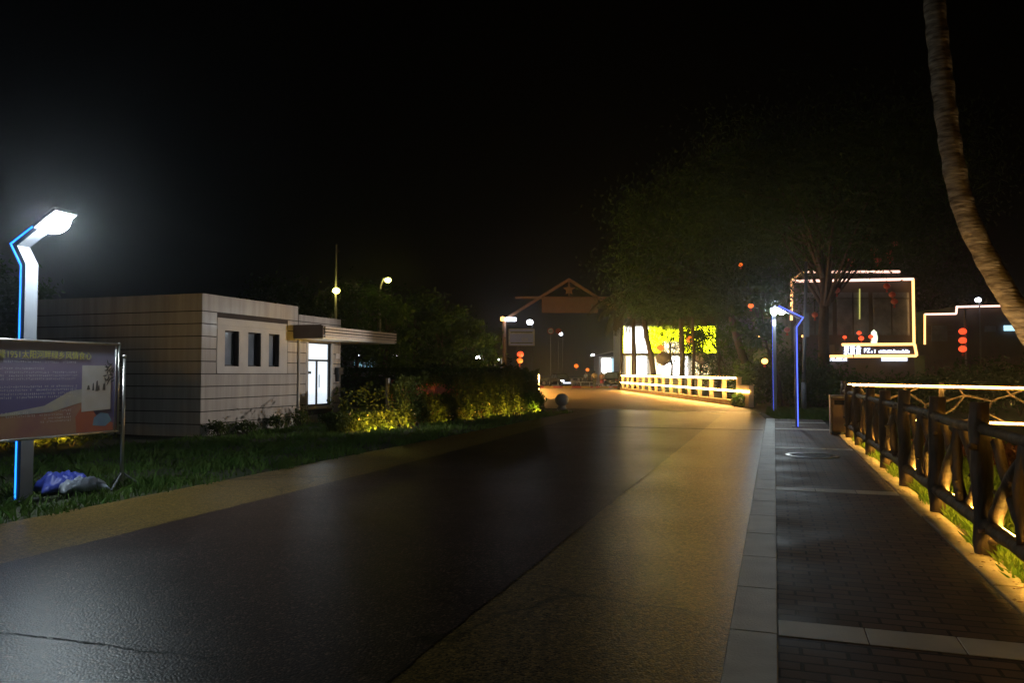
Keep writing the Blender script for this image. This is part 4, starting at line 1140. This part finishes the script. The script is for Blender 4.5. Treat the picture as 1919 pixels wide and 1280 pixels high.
# ------------------------------------------------------------------ restaurant outlined in lights (right)
def restaurant():
    Y = 62.0; g = lambda px, py, y=Y: at(px, py, y)
    x0, x1 = g(1483,600).x, g(1713,600).x; z1 = g(1600,524).z; zc1, zc0 = g(1600,646).z, g(1600,668).z
    root = thing('restaurant', 'dark two storey restaurant outlined with pinkish light strips and a lit sign', 'restaurant', V3(x0, Y))
    q = MB(); q.box(Vector(((x0+x1)/2, Y+5, z1/2)), (x1-x0, 9.8, z1)); q.build('wall', M['brick'], root)
    zr = g(1600,510,Y+3).z; xa, xb = g(1508,510,Y+3).x, g(1686,510,Y+3).x
    q = MB(); v = [Vector((x0-.3,Y-.3,z1)), Vector((x1+.3,Y-.3,z1)), Vector((x1+.3,Y+10,z1)), Vector((x0-.3,Y+10,z1)), Vector((xa,Y+3,zr)), Vector((xb,Y+3,zr)), Vector((xb,Y+7,zr)), Vector((xa,Y+7,zr))]
    q.add(v, [(0,1,5,4),(1,2,6,5),(2,3,7,6),(3,0,4,7),(4,5,6,7),(3,2,1,0)]); q.build('roof', M['brick'], root)
    for a, b in ((0,.32),(.36,.64),(.68,1)):
        for p0, p1 in ((548,640),):
            q = MB(); xs, xe = x0+.4+(x1-x0-.8)*a, x0+.4+(x1-x0-.8)*b; zt, zb = g(1600,p0).z, g(1600,628).z
            q.box(Vector(((xs+xe)/2, Y-.02, (zt+zb)/2)), (xe-xs, .08, zt-zb)); w_ = q.build('window', M['glass_dark'], root)
            q = MB(); q.box(Vector(((xs+xe)/2, Y-.08, (zt+zb)/2)), (.08, .06, zt-zb)); q.box(Vector(((xs+xe)/2, Y-.09, zt-.5)), (xe-xs, .06, .08)); q.build('frame', M['frame_dark'], w_)
    # LED outlines with gaps where leaves hide them
    def led(a, b, m, nm='light_strip'):
        q = MB(); q.tube([a, b], .105, 8); q.build(nm, m, root)
    yf = Y-.42
    G = lambda px, py: at(px, py, yf)
    led(G(1484,527), G(1712,523), M['e_outline']); led(G(1711,523), G(1713,648), M['e_outline2']); led(G(1484,527), G(1483,600), M['e_outline2'])
    led(at(1508,510,Y+2.7), at(1686,509,Y+2.7), M['e_outline']); led(G(1484,526), at(1506,510,Y+2.7), M['e_outline2'])
    # canopy with sign
    q = MB(); cx0, cx1 = g(1546,660).x, g(1718,660).x
    q.box(Vector(((cx0+cx1)/2, Y-1.0, (zc0+zc1)/2)), (cx1-cx0, 1.7, zc1-zc0-.1)); cn = q.build('canopy', M['brick'], root)
    ys = Y-1.9
    G = lambda px, py: at(px, py, ys)
    led(G(1578,646), G(1714,645), M['e_outline2']); led(G(1546,668), G(1717,667), M['e_outline2']); led(G(1714,645), G(1718,667), M['e_outline2'])
    o = G(1581,663); text_mesh('sign_letters', '泉意食', .80, o, Vector((1,0,0)), Z, M['e_sign'], cn, .03, width=(G(1614,660)-o).x)
    o = G(1619,661); text_mesh('sign_letters', 'PZ', .5, o, Vector((1,0,0)), Z, M['e_sign'], cn, .03, width=(G(1631,660)-o).x)
    q = MB(); o = G(1634,663)
    for k in range(26):
        x = k*.115; h = .28*random.uniform(.5,1)
        if k in (1, 3, 4): continue
        q.box(o + Vector((x, 0, .06+h/2)), (.06, .05, h))
    q.build('sign_letters', M['e_sign'], cn)
    for p0, p1 in ((1550,1587),(1652,1700)):
        a, b = at(p0,670,Y-.3), at(p1,677,Y-.3); q = MB(); q.box((a+b)/2, (b.x-a.x, .1, a.z-b.z)); q.build('shop_window', M['e_white_soft'], root)
    # hanging centre strip and white figure light
    q = MB(); q.tube([at(1611,541,Y-.2), at(1611,598,Y-.2)], .05, 6); q.build('neon_strip', emit('olive_led', (.6,.6,.15), .8), root)
    q = MB(); q.lathe([(.0,0),(.22,.1),(.28,.5),(.2,.95),(.0,1.15)], at(1638,645,Y-1.4), 10); q.build('globe_light', emit('pale_globe', (.8,.95,.7), 1.6), root)
restaurant()
def house_right():
    Y = 68.0; g = lambda px, py: at(px, py, Y)
    x0, x1, x2 = g(1733,600).x, g(1792,600).x, g(1935,600).x; za, zb = g(1760,589).z, g(1840,574).z
    root = thing('outlined_house', 'dark stepped house outlined with pale light strips right of the restaurant', 'building', V3(x0, Y))
    q = MB(); q.box(Vector(((x0+x1)/2, Y+4, za/2)), (x1-x0, 7.8, za)); q.box(Vector(((x1+x2)/2, Y+4.2, zb/2)), (x2-x1, 8, zb)); q.build('wall', M['brick'], root)
    yf = Y-.1; G = lambda px, py: at(px, py, yf)
    for a, b, m_ in ((G(1733,660),G(1733,589),M['e_outline2']), (G(1733,589),G(1792,588),M['e_outline']), (G(1792,588),G(1793,575),M['e_outline']), (G(1792,575),G(1935,572),M['e_outline'])):
        q = MB(); q.tube([a, b], .085, 8); q.build('light_strip', m_, root)
    for px0, px1, py0, py1 in ((1745,1775,610,640), (1845,1866,611,622), (1881,1915,610,620)):
        a, b = g(px0,py0), g(px1,py1); q = MB(); q.box(Vector(((a.x+b.x)/2, Y-.02, (a.z+b.z)/2)), (b.x-a.x, .08, a.z-b.z))
        q.build('window', M['e_cyan'] if px0 > 1880 else M['glass_dark'], root)
    q = MB()
    for k in range(3): q.box(Vector(((x0+x1)/2, Y-.03, za-.9-k*.5)), (x1-x0-.6, .06, .06))
    q.build('balcony_rail', M['pole_dark'], root)
house_right()

# ------------------------------------------------------------------ lanterns
def lantern_proto(m, r0, label, loc, name='lantern', group='glowing lanterns hung in the trees', line=.5, tassel=True, cat='lantern'):
    root = thing(name, label, cat, loc, group); c = Vector(loc)
    q = MB(); pr = []
    for i in range(11):
        a0 = math.pi*(.08 + .84*i/10); pr.append((r0*math.sin(a0), -r0*.85*math.cos(a0)))
    q.lathe(pr, c, 16); q.build('shade', m, root, smooth=True)
    q = MB(); q.lathe([(r0*.3,.80*r0),(r0*.32,.95*r0),(0,.95*r0)], c, 10); q.build('cap', M['gold'], root)
    q = MB(); q.lathe([(0,-.95*r0),(r0*.32,-.95*r0),(r0*.3,-.80*r0)], c, 10); q.build('cap', M['gold'], root)
    q = MB(); q.tube([c + Z*r0*.9, c + Z*(r0*.9+line)], .012, 5); q.build('cord', M['black'], root)
    if tassel: q = MB(); q.tube([c - Z*r0*.9, c - Z*r0*1.9], [.03,.06], 6); q.build('tassel', M['cloth_red'], root)
    return root
LL = [  # px, py, Y, radius, material, label
 (1407,573,36,.13,'e_orange','orange lantern on the bright green leaves left of the pavement lamp'),
 (1418,633,36,.15,'e_amber','amber lantern below the bright green leaves'),
 (1433,677,36,.15,'e_amber','lowest amber lantern beside the grass patch lamp'),
 (1475,618,33,.13,'e_red_dim','dull red lantern between the two violet lamp posts'),
 (1527,590,38,.15,'e_red_dim','dull red lantern right of the utility pole'),
 (1388,496,45,.12,'e_orange','lone small orange lantern high in the big feathery tree'),
 (1505,630,40,.08,'e_amber','tiny amber light touching the utility pole'),
 (1237,652,70,.34,'e_orange','big orange lantern before the shop palms'),
 (1292,636,70,.34,'e_orange','big orange lantern at the right palm trunk of the shop'),
 (975,664,60,.26,'e_red','red lantern above the tall arching bush, upper one'),
 (974,676,60,.24,'e_orange','orange lantern above the tall arching bush, lower one'),
 (1080,686,84,.24,'e_orange','orange lantern left of the pedestrians, nearer the car'),
 (1101,693,84,.2,'e_orange','orange lantern next to the pedestrian in pale yellow'),
 (958,702,44,.08,'e_red','tiny red light in the leaves of the tall arching bush'),
]
for px, py, Y, r0, m_, lab in LL: lantern_proto(M[m_], r0, lab, at(px, py, Y))
for i, (px, py) in enumerate(((1595,487),(1645,487),(1668,484),(1625,437),(1677,457),(1665,472),(1638,468),(1568,544),(1672,552),(1676,565),(1662,536))):
    lb = ('left one of the row just above the restaurant roof', 'middle one of the row just above the restaurant roof', 'right one of the row just above the restaurant roof', 'highest of all in the dark crown',
          'far right in the dark crown', 'below the far right one in the dark crown', 'between the top and the roof row', 'before the left restaurant window', 'before the right restaurant window', 'lowest before the right restaurant window', 'under the right roof strip')[i]
    lantern_proto(M['e_red_dim'], .19, 'dim red tree lantern, ' + lb, at(px, py, 44), group='dim red lanterns in the dark crown')
# triple red lanterns on a pole
def lantern_pole():
    Y = 40; b = at(1811, 700, Y)
    root = thing('lantern_pole', 'thin white pole carrying three red lanterns before the outlined house', 'pole', V3(b.x, Y))
    q = MB(); q.tube([V3(b.x, Y), Vector((b.x, Y, at(1811,580,Y).z))], [.06,.04], 8); q.build('shaft', M['pole'], root)
    q = MB(); q.box(at(1808,614,Y), (.3,.03,.03)); q.build('arm', M['pole'], root)
    for i, py in enumerate((621, 638, 654)):
        lantern_proto(M['e_red'], .19, ('top', 'middle', 'bottom')[i] + ' red lantern on the thin white pole', at(1804, py, Y-.1), group='red lanterns on the white pole', line=.05, tassel=i == 2)
lantern_pole()
for i, (px, py, r0) in enumerate(((1583,632,.15),(1610,624,.17),(1614,634,.2),(1632,631,.18))):
    lantern_proto(M['e_red'], r0, 'red lantern on the restaurant canopy, ' + ('at its left end', 'upper one of the pair in the middle', 'lower one of the pair in the middle', 'beside the pale globe')[i], at(px, py, 60.2), group='red lanterns above the restaurant sign')
for px, py, lab in ((1243,672,'big unlit grey paper lantern before the shop, left'), (1315,670,'big unlit grey paper lantern before the shop, right')):
    lantern_proto(M['sign_white'], .7, lab, at(px, py, 72), name='paper_lantern', group='unlit paper lanterns before the shop', line=1.2)

# ------------------------------------------------------------------ trees on the right
tr = tree('feathery_tree', 'very large dark feathery tree rising left of the pavement lamp', V3(18.2, 58), 17.0, 6.3, 110, 60000, .34, M['leaf_dark'], .30, (-4.0,0), feather=True, cz=.62, zmin=6.0)
tree('lantern_tree', 'broad dark tree hung with dim lanterns in front of the restaurant', at(1548,760,44)*Vector((1,1,0)), 15.5, 7.6, 130, 80000, .27, M['leaf_dark'], .30, (.2,1), feather=True, cz=.76, zmin=8.0)
tree('back_tree', 'dark tree standing behind the stepped house', V3(46, 90), 16, 8, 50, 16000, .4, M['leaf_dark'], .3)
def lean(px0, py0, px1, py1, Y, **k):
    a, b = at(px0, py0, Y), at(px1, py1, Y); a = V3(a.x, Y)
    return a, [a - Z*.1, a.lerp(b, .35) + Vector((.1,0,.1)), a.lerp(b, .7), b]
gp = 'palms before the glowing shop'
for (px0, px1, py1, Y, r0, fl, lab) in ((1188,1186,560,66,.17,3.4,'palm with straight pale trunk at the left end of the glowing shop'), (1228,1205,585,64,.24,3.0,'palm with thick leaning trunk before the glowing shop'), (1276,1277,570,60,.22,3.6,'palm with straight dark trunk in the middle of the glowing shop'),
                                        (1297,1299,560,58,.12,3.2,'slender palm with orange lantern before the glowing shop'), (1160,1168,575,72,.15,4.2,'arching palm hanging over the white shed')):
    b0, pts = lean(px0, 720, px1, py1, Y); palm('shop_palm', lab, b0, pts, r0, r0*.8, 15, fl, M['leaf_palm'], M['trunk'], gp, droop=1.25, rings=False, leaflets=26)
tree('leafy_tree', 'leafy green tree at the right end of the glowing shop', at(1348,720,66)*Vector((1,1,0)), 6.3, 2.5, 40, 4200, .26, M['leaf_green'], .14, cz=.55)
tree('leafy_tree', 'leafy green tree before the yellow upper storey of the shop', at(1258,720,75)*Vector((1,1,0)), 7.2, 2.6, 46, 6500, .17, M['leaf_green'], .12, cz=.66)
tree('leafy_tree', 'leafy green tree between the two right hand shop palms', at(1312,720,74)*Vector((1,1,0)), 6.8, 2.3, 40, 5200, .17, M['leaf_green'], .12, cz=.64)
tree('slender_tree', 'thin pale stemmed tree with bright green leaves beside the pavement lamp', at(1470,760,35)*Vector((1,1,0)), 6.0, 1.0, 14, 1300, .28, M['leaf_green'], .09, (-1.2,0), cz=.70)
# shrub mass between verge and restaurant
gs = 'dark shrubs between the pavement end and the restaurant'
for px, Y, rx, h, mt_, lab in ((1403,36.6,.6,.75,'leaf_green','low yellow green shrub at the near end of the bridge balustrade'), (1420,38,1.1,2.2,'leaf_dark','dark shrub below the amber lanterns'), (1462,40,1.3,2.6,'leaf_dark','tall dark shrub behind the grass patch lamp'),
                             (1500,37,1.2,2.3,'leaf_dark','dark shrub at the utility pole'), (1545,33,1.2,1.9,'leaf_dark','dark shrub behind the waste bin'), (1600,32,1.3,1.35,'leaf_dark','dark shrub behind the start of the branch railing'),
                             (1660,33,1.3,1.2,'leaf_dark','dark shrub below the restaurant sign'), (1720,31,1.3,1.35,'leaf_dark','dark shrub below the right restaurant corner'), (1785,30,1.3,1.5,'leaf_dark','dark shrub left of the white lantern pole'),
                             (1850,29,1.4,1.8,'leaf_dark','dark shrub right of the white lantern pole'), (1910,28,1.4,1.8,'leaf_dark','dark shrub beside the coconut trunk'), (1392,35.4,.4,.5,'leaf_green','small bright shrub touching the balustrade end')):
    p = at(px, 700, Y); shrub('dark_shrub' if mt_ == 'leaf_dark' else 'lit_shrub', lab, V3(p.x, Y), rx, h, 2600, .17, M[mt_], gs)
for i, (px, py, h, m_, lab) in enumerate(((1850,850,.36,'leaf_red','red leaved shrub behind the second log post'), (1905,868,.4,'leaf_red','red leaved shrub at the right picture edge'), (1760,828,.34,'leaf_red','red leaved shrub half hidden by crossed branches'), (1880,840,.28,'leaf_green','green shrub below the branch railing'), (1700,812,.3,'leaf_green','green shrub near the railing corner'))):
    p = gnd(px, py+18); shrub('garden_shrub', lab, V3(p.x, p.y), .5, h, 1300, .09, M[m_], 'garden shrubs behind the log railing')

# ------------------------------------------------------------------ trees, lamps and cars beyond the vine fence
gt = 'trees beyond the vine fence'
TT = [(520,58,8.5,3.4,'faint dark tree above the pavilion roof'), (600,54,8.0,3.2,'dark tree behind the tall mast'), (668,52,7.6,2.9,'dark tree between mast and leafy lamp'), (722,49,6.6,1.8,'lamp lit tree right under the yellow leafy lamp'), (775,55,7.0,2.9,'dark tree right of the leafy lamp'),
      (830,56,6.4,2.7,'rounded dark tree beyond the middle of the vine fence'), (872,58,5.4,2.1,'dark tree left of the arch post'), (905,60,4.4,1.2,'dark tree touching the arch post'), (20,46,7.0,3.0,'dark tree behind the blue lamp post'), (-60,40,7.0,3.0,'dark tree at the far left edge')]
for i, (px, Y, h, cr, lab) in enumerate(TT):
    p = at(px, 700, Y); tree('park_tree', lab, V3(p.x, Y), h, cr, 22, 4200 if px != 722 else 3000, .30, M['leaf_dark'] if px != 722 else M['leaf_green'], .16, group=gt, cz=.62)
for px, py, Y, r0, lab in ((651,664,66,.12,'tiny white park lamp right next to the pavilion wall'), (672,668,62,.22,'bright white park lamp right of the pavilion door'), (850,661,68,.14,'tiny white park lamp over a pale trunk'), (863,682,60,.2,'low white park lamp left of the arch post'), (897,671,60,.22,'bright white park lamp beyond the vine fence end'), (932,674,64,.16,'tiny white park lamp at the foot of the arch post'), (919,671,66,.1,'tiny greenish park lamp beside the arch post'), (38,548,45,.12,'faint white lamp left of the blue lamp post')):
    ball_lamp(px, py, Y, r0, lab, M['e_white'], 'white park lamps beyond the vine fence')
def light_box():
    Y = 60; c = at(740, 666, Y)
    root = thing('light_box', 'upright glowing white light box in the park', 'light box', V3(c.x, Y))
    q = MB(); q.bbox(c, (.3,.2,.95), .04); q.build('panel', M['e_white'], root)
    q = MB(); q.tube([V3(c.x, Y), c - Z*.47], .06, 8); q.build('post', M['pole_dark'], root)
    k = thing('kiosk', 'small kiosk with a dim cyan lit window in the park', 'kiosk', V3(at(682,700,66).x, 66))
    a, b = at(664,675,66), at(702,688,66)
    q = MB(); q.box(Vector(((a.x+b.x)/2, 67.6, a.z/2+.2)), (b.x-a.x+.6, 3, a.z+.4)); q.build('wall', M['brick'], k)
    q = MB(); q.box(Vector(((a.x+b.x)/2, 67.5, a.z+.5)), (b.x-a.x+1.4, 3.8, .2)); q.build('roof', M['pole_dark'], k)
    q = MB(); q.box(Vector(((a.x+b.x)/2, 66.05, (a.z+b.z)/2)), (b.x-a.x, .12, a.z-b.z)); w_ = q.build('window', emit('kiosk_glow', (.35,.75,.9), .45), k)
    q = MB()
    for t in (.2, .4, .6, .8): q.box(Vector((a.x+(b.x-a.x)*t, 65.97, (a.z+b.z)/2)), (.09,.05,a.z-b.z))
    q.build('mullion', M['frame_dark'], w_)
light_box()

# ------------------------------------------------------------------ vehicles
def car(label, loc, rz, paint, lights=True, group=None, suv=False):
    """built along local +X = forward, then turned"""
    root = thing('parked_car', label, 'car', (0,0,0), group)
    L, Wd, hh = 4.5, 1.8, (1.7 if suv else 1.47)
    X, Yv = Vector((1,0,0)), Vector((0,1,0))
    prof = [(-2.2,.28),(-2.25,.55),(-2.2,.92),(-1.6,1.0),(.95,.98),(1.95,.82),(2.22,.62),(2.25,.32),(1.9,.24),(-1.9,.24)]
    bm = bmesh.new()
    def loft(pr, hw, inset):
        a = [bm.verts.new((x, -hw, z)) for x, z in pr]; b = [bm.verts.new((x, hw, z)) for x, z in pr]
        bm.faces.new(a); bm.faces.new(list(reversed(b)))
        for i in range(len(pr)): bm.faces.new((a[i], b[i], b[(i+1) % len(pr)], a[(i+1) % len(pr)]))
    loft(prof, Wd/2, 0)
    bmesh.ops.bevel(bm, geom=bm.edges[:], offset=.06, segments=2, affect='EDGES')
    me = bpy.data.meshes.new('body'); bmesh.ops.recalc_face_normals(bm, faces=bm.faces[:]); bm.to_mesh(me); bm.free()
    for p in me.polygons: p.use_smooth = True
    link('body', me, paint, root)
    def cabin(nm, z0, z1, shr, m):
        q = MB(); back, front = (-1.95 if suv else -1.65), .95
        lo = [(back, -.80), (front, -.80), (front, .80), (back, .80)]; hi = [(back+.35, -.62+shr), (front-.85, -.62+shr), (front-.85, .62-shr), (back+.35, .62-shr)]
        q.add([Vector((x, y, z0)) for x, y in lo] + [Vector((x, y, z1)) for x, y in hi], [(3,2,1,0),(4,5,6,7),(0,1,5,4),(1,2,6,5),(2,3,7,6),(3,0,4,7)]); return q.build(nm, m, root)
    cabin('windows', .97, hh-.05, 0, M['glass_dark'])
    q = MB(); q.bbox(Vector((-.45 if suv else -.35, 0, hh-.03)), (1.75 if suv else 1.35, 1.26, .07), .03); q.build('roof', paint, root)
    q = MB()
    for sx in (-1, 1):
        for (a, b) in (((.93, .79), (.11, .61)), ((-1.63 if not suv else -1.93, .79), (-1.29 if not suv else -1.59, .61)), ((-.35,.805),(-.4,.635))):
            q.tube([Vector((a[0], a[1]*sx, .97)), Vector((b[0], b[1]*sx, hh-.03))], .035, 5)
    q.build('pillars', paint, root)
    for x in (-1.38, 1.38):
        for sy in (-1, 1):
            q = MB(); q.tube([Vector((x, sy*.70, .33)), Vector((x, sy*.90, .33))], .33, 18); w_ = q.build('wheel', M['rubber'], root)
            q = MB(); q.tube([Vector((x, sy*.89, .33)), Vector((x, sy*.915, .33))], .21, 14); q.build('rim', M['steel'], w_)
    for sy in (-1, 1):
        q = MB(); q.bbox(Vector((2.16, sy*.66, .68)), (.14, .34, .13), .03); q.build('headlight', M['e_head'] if lights else M['glass_dark'], root)
        q = MB(); q.bbox(Vector((-2.2, sy*.66, .78)), (.08, .3, .14), .02); q.build('tail_light', M['cloth_red'], root)
        q = MB(); q.bbox(Vector((.75, sy*.98, 1.0)), (.14, .16, .12), .03); q.build('mirror', paint, root)
    q = MB(); q.bbox(Vector((2.24, 0, .42)), (.05, 1.2, .16), .02); q.build('grille', M['e_white_soft'] if lights else M['black'], root)  # with headlights lit, a glow is put into the grille's material
    root.location = loc; root.rotation_euler = (0,0,rz)
    return root
gc = 'cars beyond the bridge'
p = at(1051, 722, 92); car('dark car with lit headlights coming towards the bridge', (p.x, 92, -.03), rad(-72), M['car_dark'], True, gc)
p = at(1022, 720, 94); car('dark unlit car parked left behind the car with headlights', (p.x-1.3, 96, -.03), rad(-12), M['car_grey'], False, gc)
p = at(1155, 722, 86.5); car('dark hatchback parked before the shop at the balustrade end', (p.x+.3, 90, -.03), rad(70), M['car_dark'], False, gc, suv=True)
p = at(785, 690, 62); car('pale car parked in the park beyond the middle of the vine fence', (p.x, 64, -.06), rad(10), M['car_white'], False, gc)
def scooter(label, loc, rz, paint):
    root = thing('motor_scooter', label, 'scooter', (0,0,0), 'scooters beyond the bridge')
    for x in (-.6, .62):
        q = MB(); q.tube([Vector((x,-.05,.26)), Vector((x,.05,.26))], .26, 16); w_ = q.build('wheel', M['rubber'], root)
        q = MB(); q.tube([Vector((x,-.056,.26)), Vector((x,.056,.26))], .15, 12); q.build('rim', M['steel'], w_)
    q = MB(); q.prism([(-.85,.45),(-.8,.75),(-.1,.72),(0,.35),(.35,.33),(.42,.9),(.52,.92),(.58,.3),(.3,.2),(-.35,.2)], Vector((0,-.13,0)), Vector((1,0,0)), Z, Vector((0,.26,0))); q.build('body', paint, root)
    q = MB(); q.bbox(Vector((-.42,0,.80)), (.75,.27,.1), .04); q.build('seat', M['black'], root)
    q = MB(); q.tube([Vector((.62,0,.26)), Vector((.44,0,1.0))], .03, 8); q.tube([Vector((.42,-.33,1.02)), Vector((.46,0,1.0)), Vector((.42,.33,1.02))], .02, 6); q.build('handlebar', M['steel'], root)
    q = MB(); q.bbox(Vector((.56,0,.86)), (.08,.16,.12), .03); q.build('headlight', M['sign_white'], root)
    root.location = loc; root.rotation_euler = (0,0,rz)
for px, rz, mt_, lab in ((1074,1.9,'cloth_white','white scooter parked beside the dark car'), (1083,1.5,'car_white','pale scooter parked under the orange lantern'), (1092,1.7,'car_grey','grey scooter parked left of the pedestrians')):
    p = at(px, 720, 88); scooter(lab, (p.x, 88, -.03), -rz, M[mt_])
# steel barrier rail behind the painted kerb
def barrier():
    a, b = at(1072, 722, 84), at(1122, 722, 84); a.z = b.z = 0
    root = thing('pipe_barrier', 'low pale pipe barrier behind the painted kerb', 'barrier', a)
    q = MB(); q.tube([a + Z*.55, b + Z*.55], .04, 8); q.build('rail', M['white_wall'], root)
    for t in (0, .33, .66, 1): q = MB(); q.tube([a.lerp(b, t), a.lerp(b, t) + Z*.55], .04, 8); q.build('post', M['white_wall'], root)
barrier()

# ------------------------------------------------------------------ people
def person(label, loc, rz, top, bottom, skirt=False, h=1.66, pose=0.0):
    root = thing('person', label, 'person', (0,0,0), 'pedestrians at the end of the bridge')
    k = h/1.7
    J = {  # x side, y forward, z
     'pel': (0,0,.93,.125), 'wai': (0,.0,1.08,.115), 'che': (0,.01,1.28,.14), 'nek': (0,0,1.46,.055), 'hd0': (0,.015,1.54,.075), 'hd1': (0,.02,1.62,.088), 'hd2': (0,.01,1.68,.06), 'nose': (0,.11,1.57,.018)}
    E = [('pel','wai'),('wai','che'),('che','nek'),('nek','hd0'),('hd0','hd1'),('hd1','hd2'),('hd0','nose')]
    for sd, t in (('L',-1),('R',1)):
        st = .10*t*pose
        J.update({'hip'+sd: (.09*t,0,.90,.095), 'kne'+sd: (.10*t,.02+st,.50,.062), 'ank'+sd: (.10*t,-.01+st*.6,.09,.042), 'toe'+sd: (.11*t,.15+st*.6,.035,.035),
                  'sho'+sd: (.175*t,0,1.40,.062), 'elb'+sd: (.245*t,-.02-st*.8,1.12,.045), 'wri'+sd: (.255*t,.06-st,.88,.032), 'han'+sd: (.255*t,.085-st,.79,.034)})
        E += [('pel','hip'+sd),('hip'+sd,'kne'+sd),('kne'+sd,'ank'+sd),('ank'+sd,'toe'+sd),('che','sho'+sd),('sho'+sd,'elb'+sd),('elb'+sd,'wri'+sd),('wri'+sd,'han'+sd)]
        for f, (fx, fl) in enumerate(((-.02,.075),(-.007,.085),(.007,.08),(.02,.065))):
            J['f%d%s' % (f, sd)] = (.255*t + .004*t, .085+fx-st, .79-fl, .010); E.append(('han'+sd, 'f%d%s' % (f, sd)))
        J['th'+sd] = (.235*t, .125-st, .76, .011); E.append(('wri'+sd, 'th'+sd))
    def skin(nm, keys, m, grow, edges):
        ks = [q for q in J if q in keys]; idx = {q: i for i, q in enumerate(ks)}
        me = bpy.data.meshes.new(nm); me.from_pydata([Vector(J[q][:3])*k for q in ks], [(idx[a], idx[b]) for a, b in edges if a in idx and b in idx], [])
        o = link(nm, me, m, root); md = o.modifiers.new('skin', 'SKIN'); md.use_smooth_shade = True
        sv = me.skin_vertices[0].data
        for q in ks: r_ = (J[q][3] + grow)*k; sv[idx[q]].radius = (r_, r_); sv[idx[q]].use_root = False
        sv[0].use_root = True
        sb = o.modifiers.new('sub', 'SUBSURF'); sb.levels = 1; sb.render_levels = 1
        return o
    skin('body', set(J), M['skin'], 0, E)
    skin('shirt', {'pel','wai','che','shoL','shoR','elbL','elbR'}, top, .022, E)
    if skirt:
        q = MB(); q.lathe([(.14*k,.98*k),(.18*k,.8*k),(.22*k,.55*k),(.21*k,.545*k),(.16*k,.8*k),(.1*k,.98*k)], (0,0,0), 20); q.build('skirt', bottom, root, smooth=True)
    else:
        skin('trousers', {'pel','hipL','hipR','kneL','kneR','ankL','ankR'}, bottom, .018, E)
    q = MB(); pr = [(.105*k*math.sin(math.pi*i/10)+.001, (1.615 - .115*math.cos(math.pi*i/10))*k) for i in range(2, 11)]
    q.lathe(pr, (0,-.025*k,0), 14); q.build('hair', M['hair'], root, smooth=True)
    root.location = loc; root.rotation_euler = (0,0,rz)
p = at(1114, 728, 77); person('person in pale yellow top and grey shorts walking off the bridge', (p.x, 77, .01), .1, M['cloth_yellow'], M['cloth_grey'], False, 1.72, 1)
p = at(1128, 728, 76.6); person('person in peach top and red skirt beside the yellow one', (p.x, 76.6, .01), -.1, M['cloth_pink'], M['cloth_red'], True, 1.62, .5)
p = at(1098, 718, 90); person('distant person in white standing by the scooters', (p.x, 90, -.03), 2.6, M['cloth_white'], M['cloth_grey'], False, 1.68, .3)

pb = V3(6.55, 9.2)
garden_spot(pb, Vector((6.0, 9.3, 4.5)), 'added out of view spotlight at the foot of the leaning coconut palm', 210, (1,.72,.38))  # unseen spotlight added to brighten the palm trunk

# ------------------------------------------------------------------ thin volume added for the lens glow round the lamps
hz = MB(); hz.box((0, 130, 24.5), (220, 300, 51)); hz = hz.build('added_haze', bpy.data.materials.new('added_haze_air'))
hm = hz.data.materials[0]; hm.use_nodes = True; hn = hm.node_tree; hn.nodes.clear()
ho = hn.nodes.new('ShaderNodeOutputMaterial'); pv = hn.nodes.new('ShaderNodeVolumePrincipled')
pv.inputs['Color'].default_value = (.9,.93,1,1); pv.inputs['Density'].default_value = .0012; pv.inputs['Anisotropy'].default_value = .9
hn.links.new(pv.outputs[0], ho.inputs['Volume'])
tag(hz, None, None, kind='stuff')
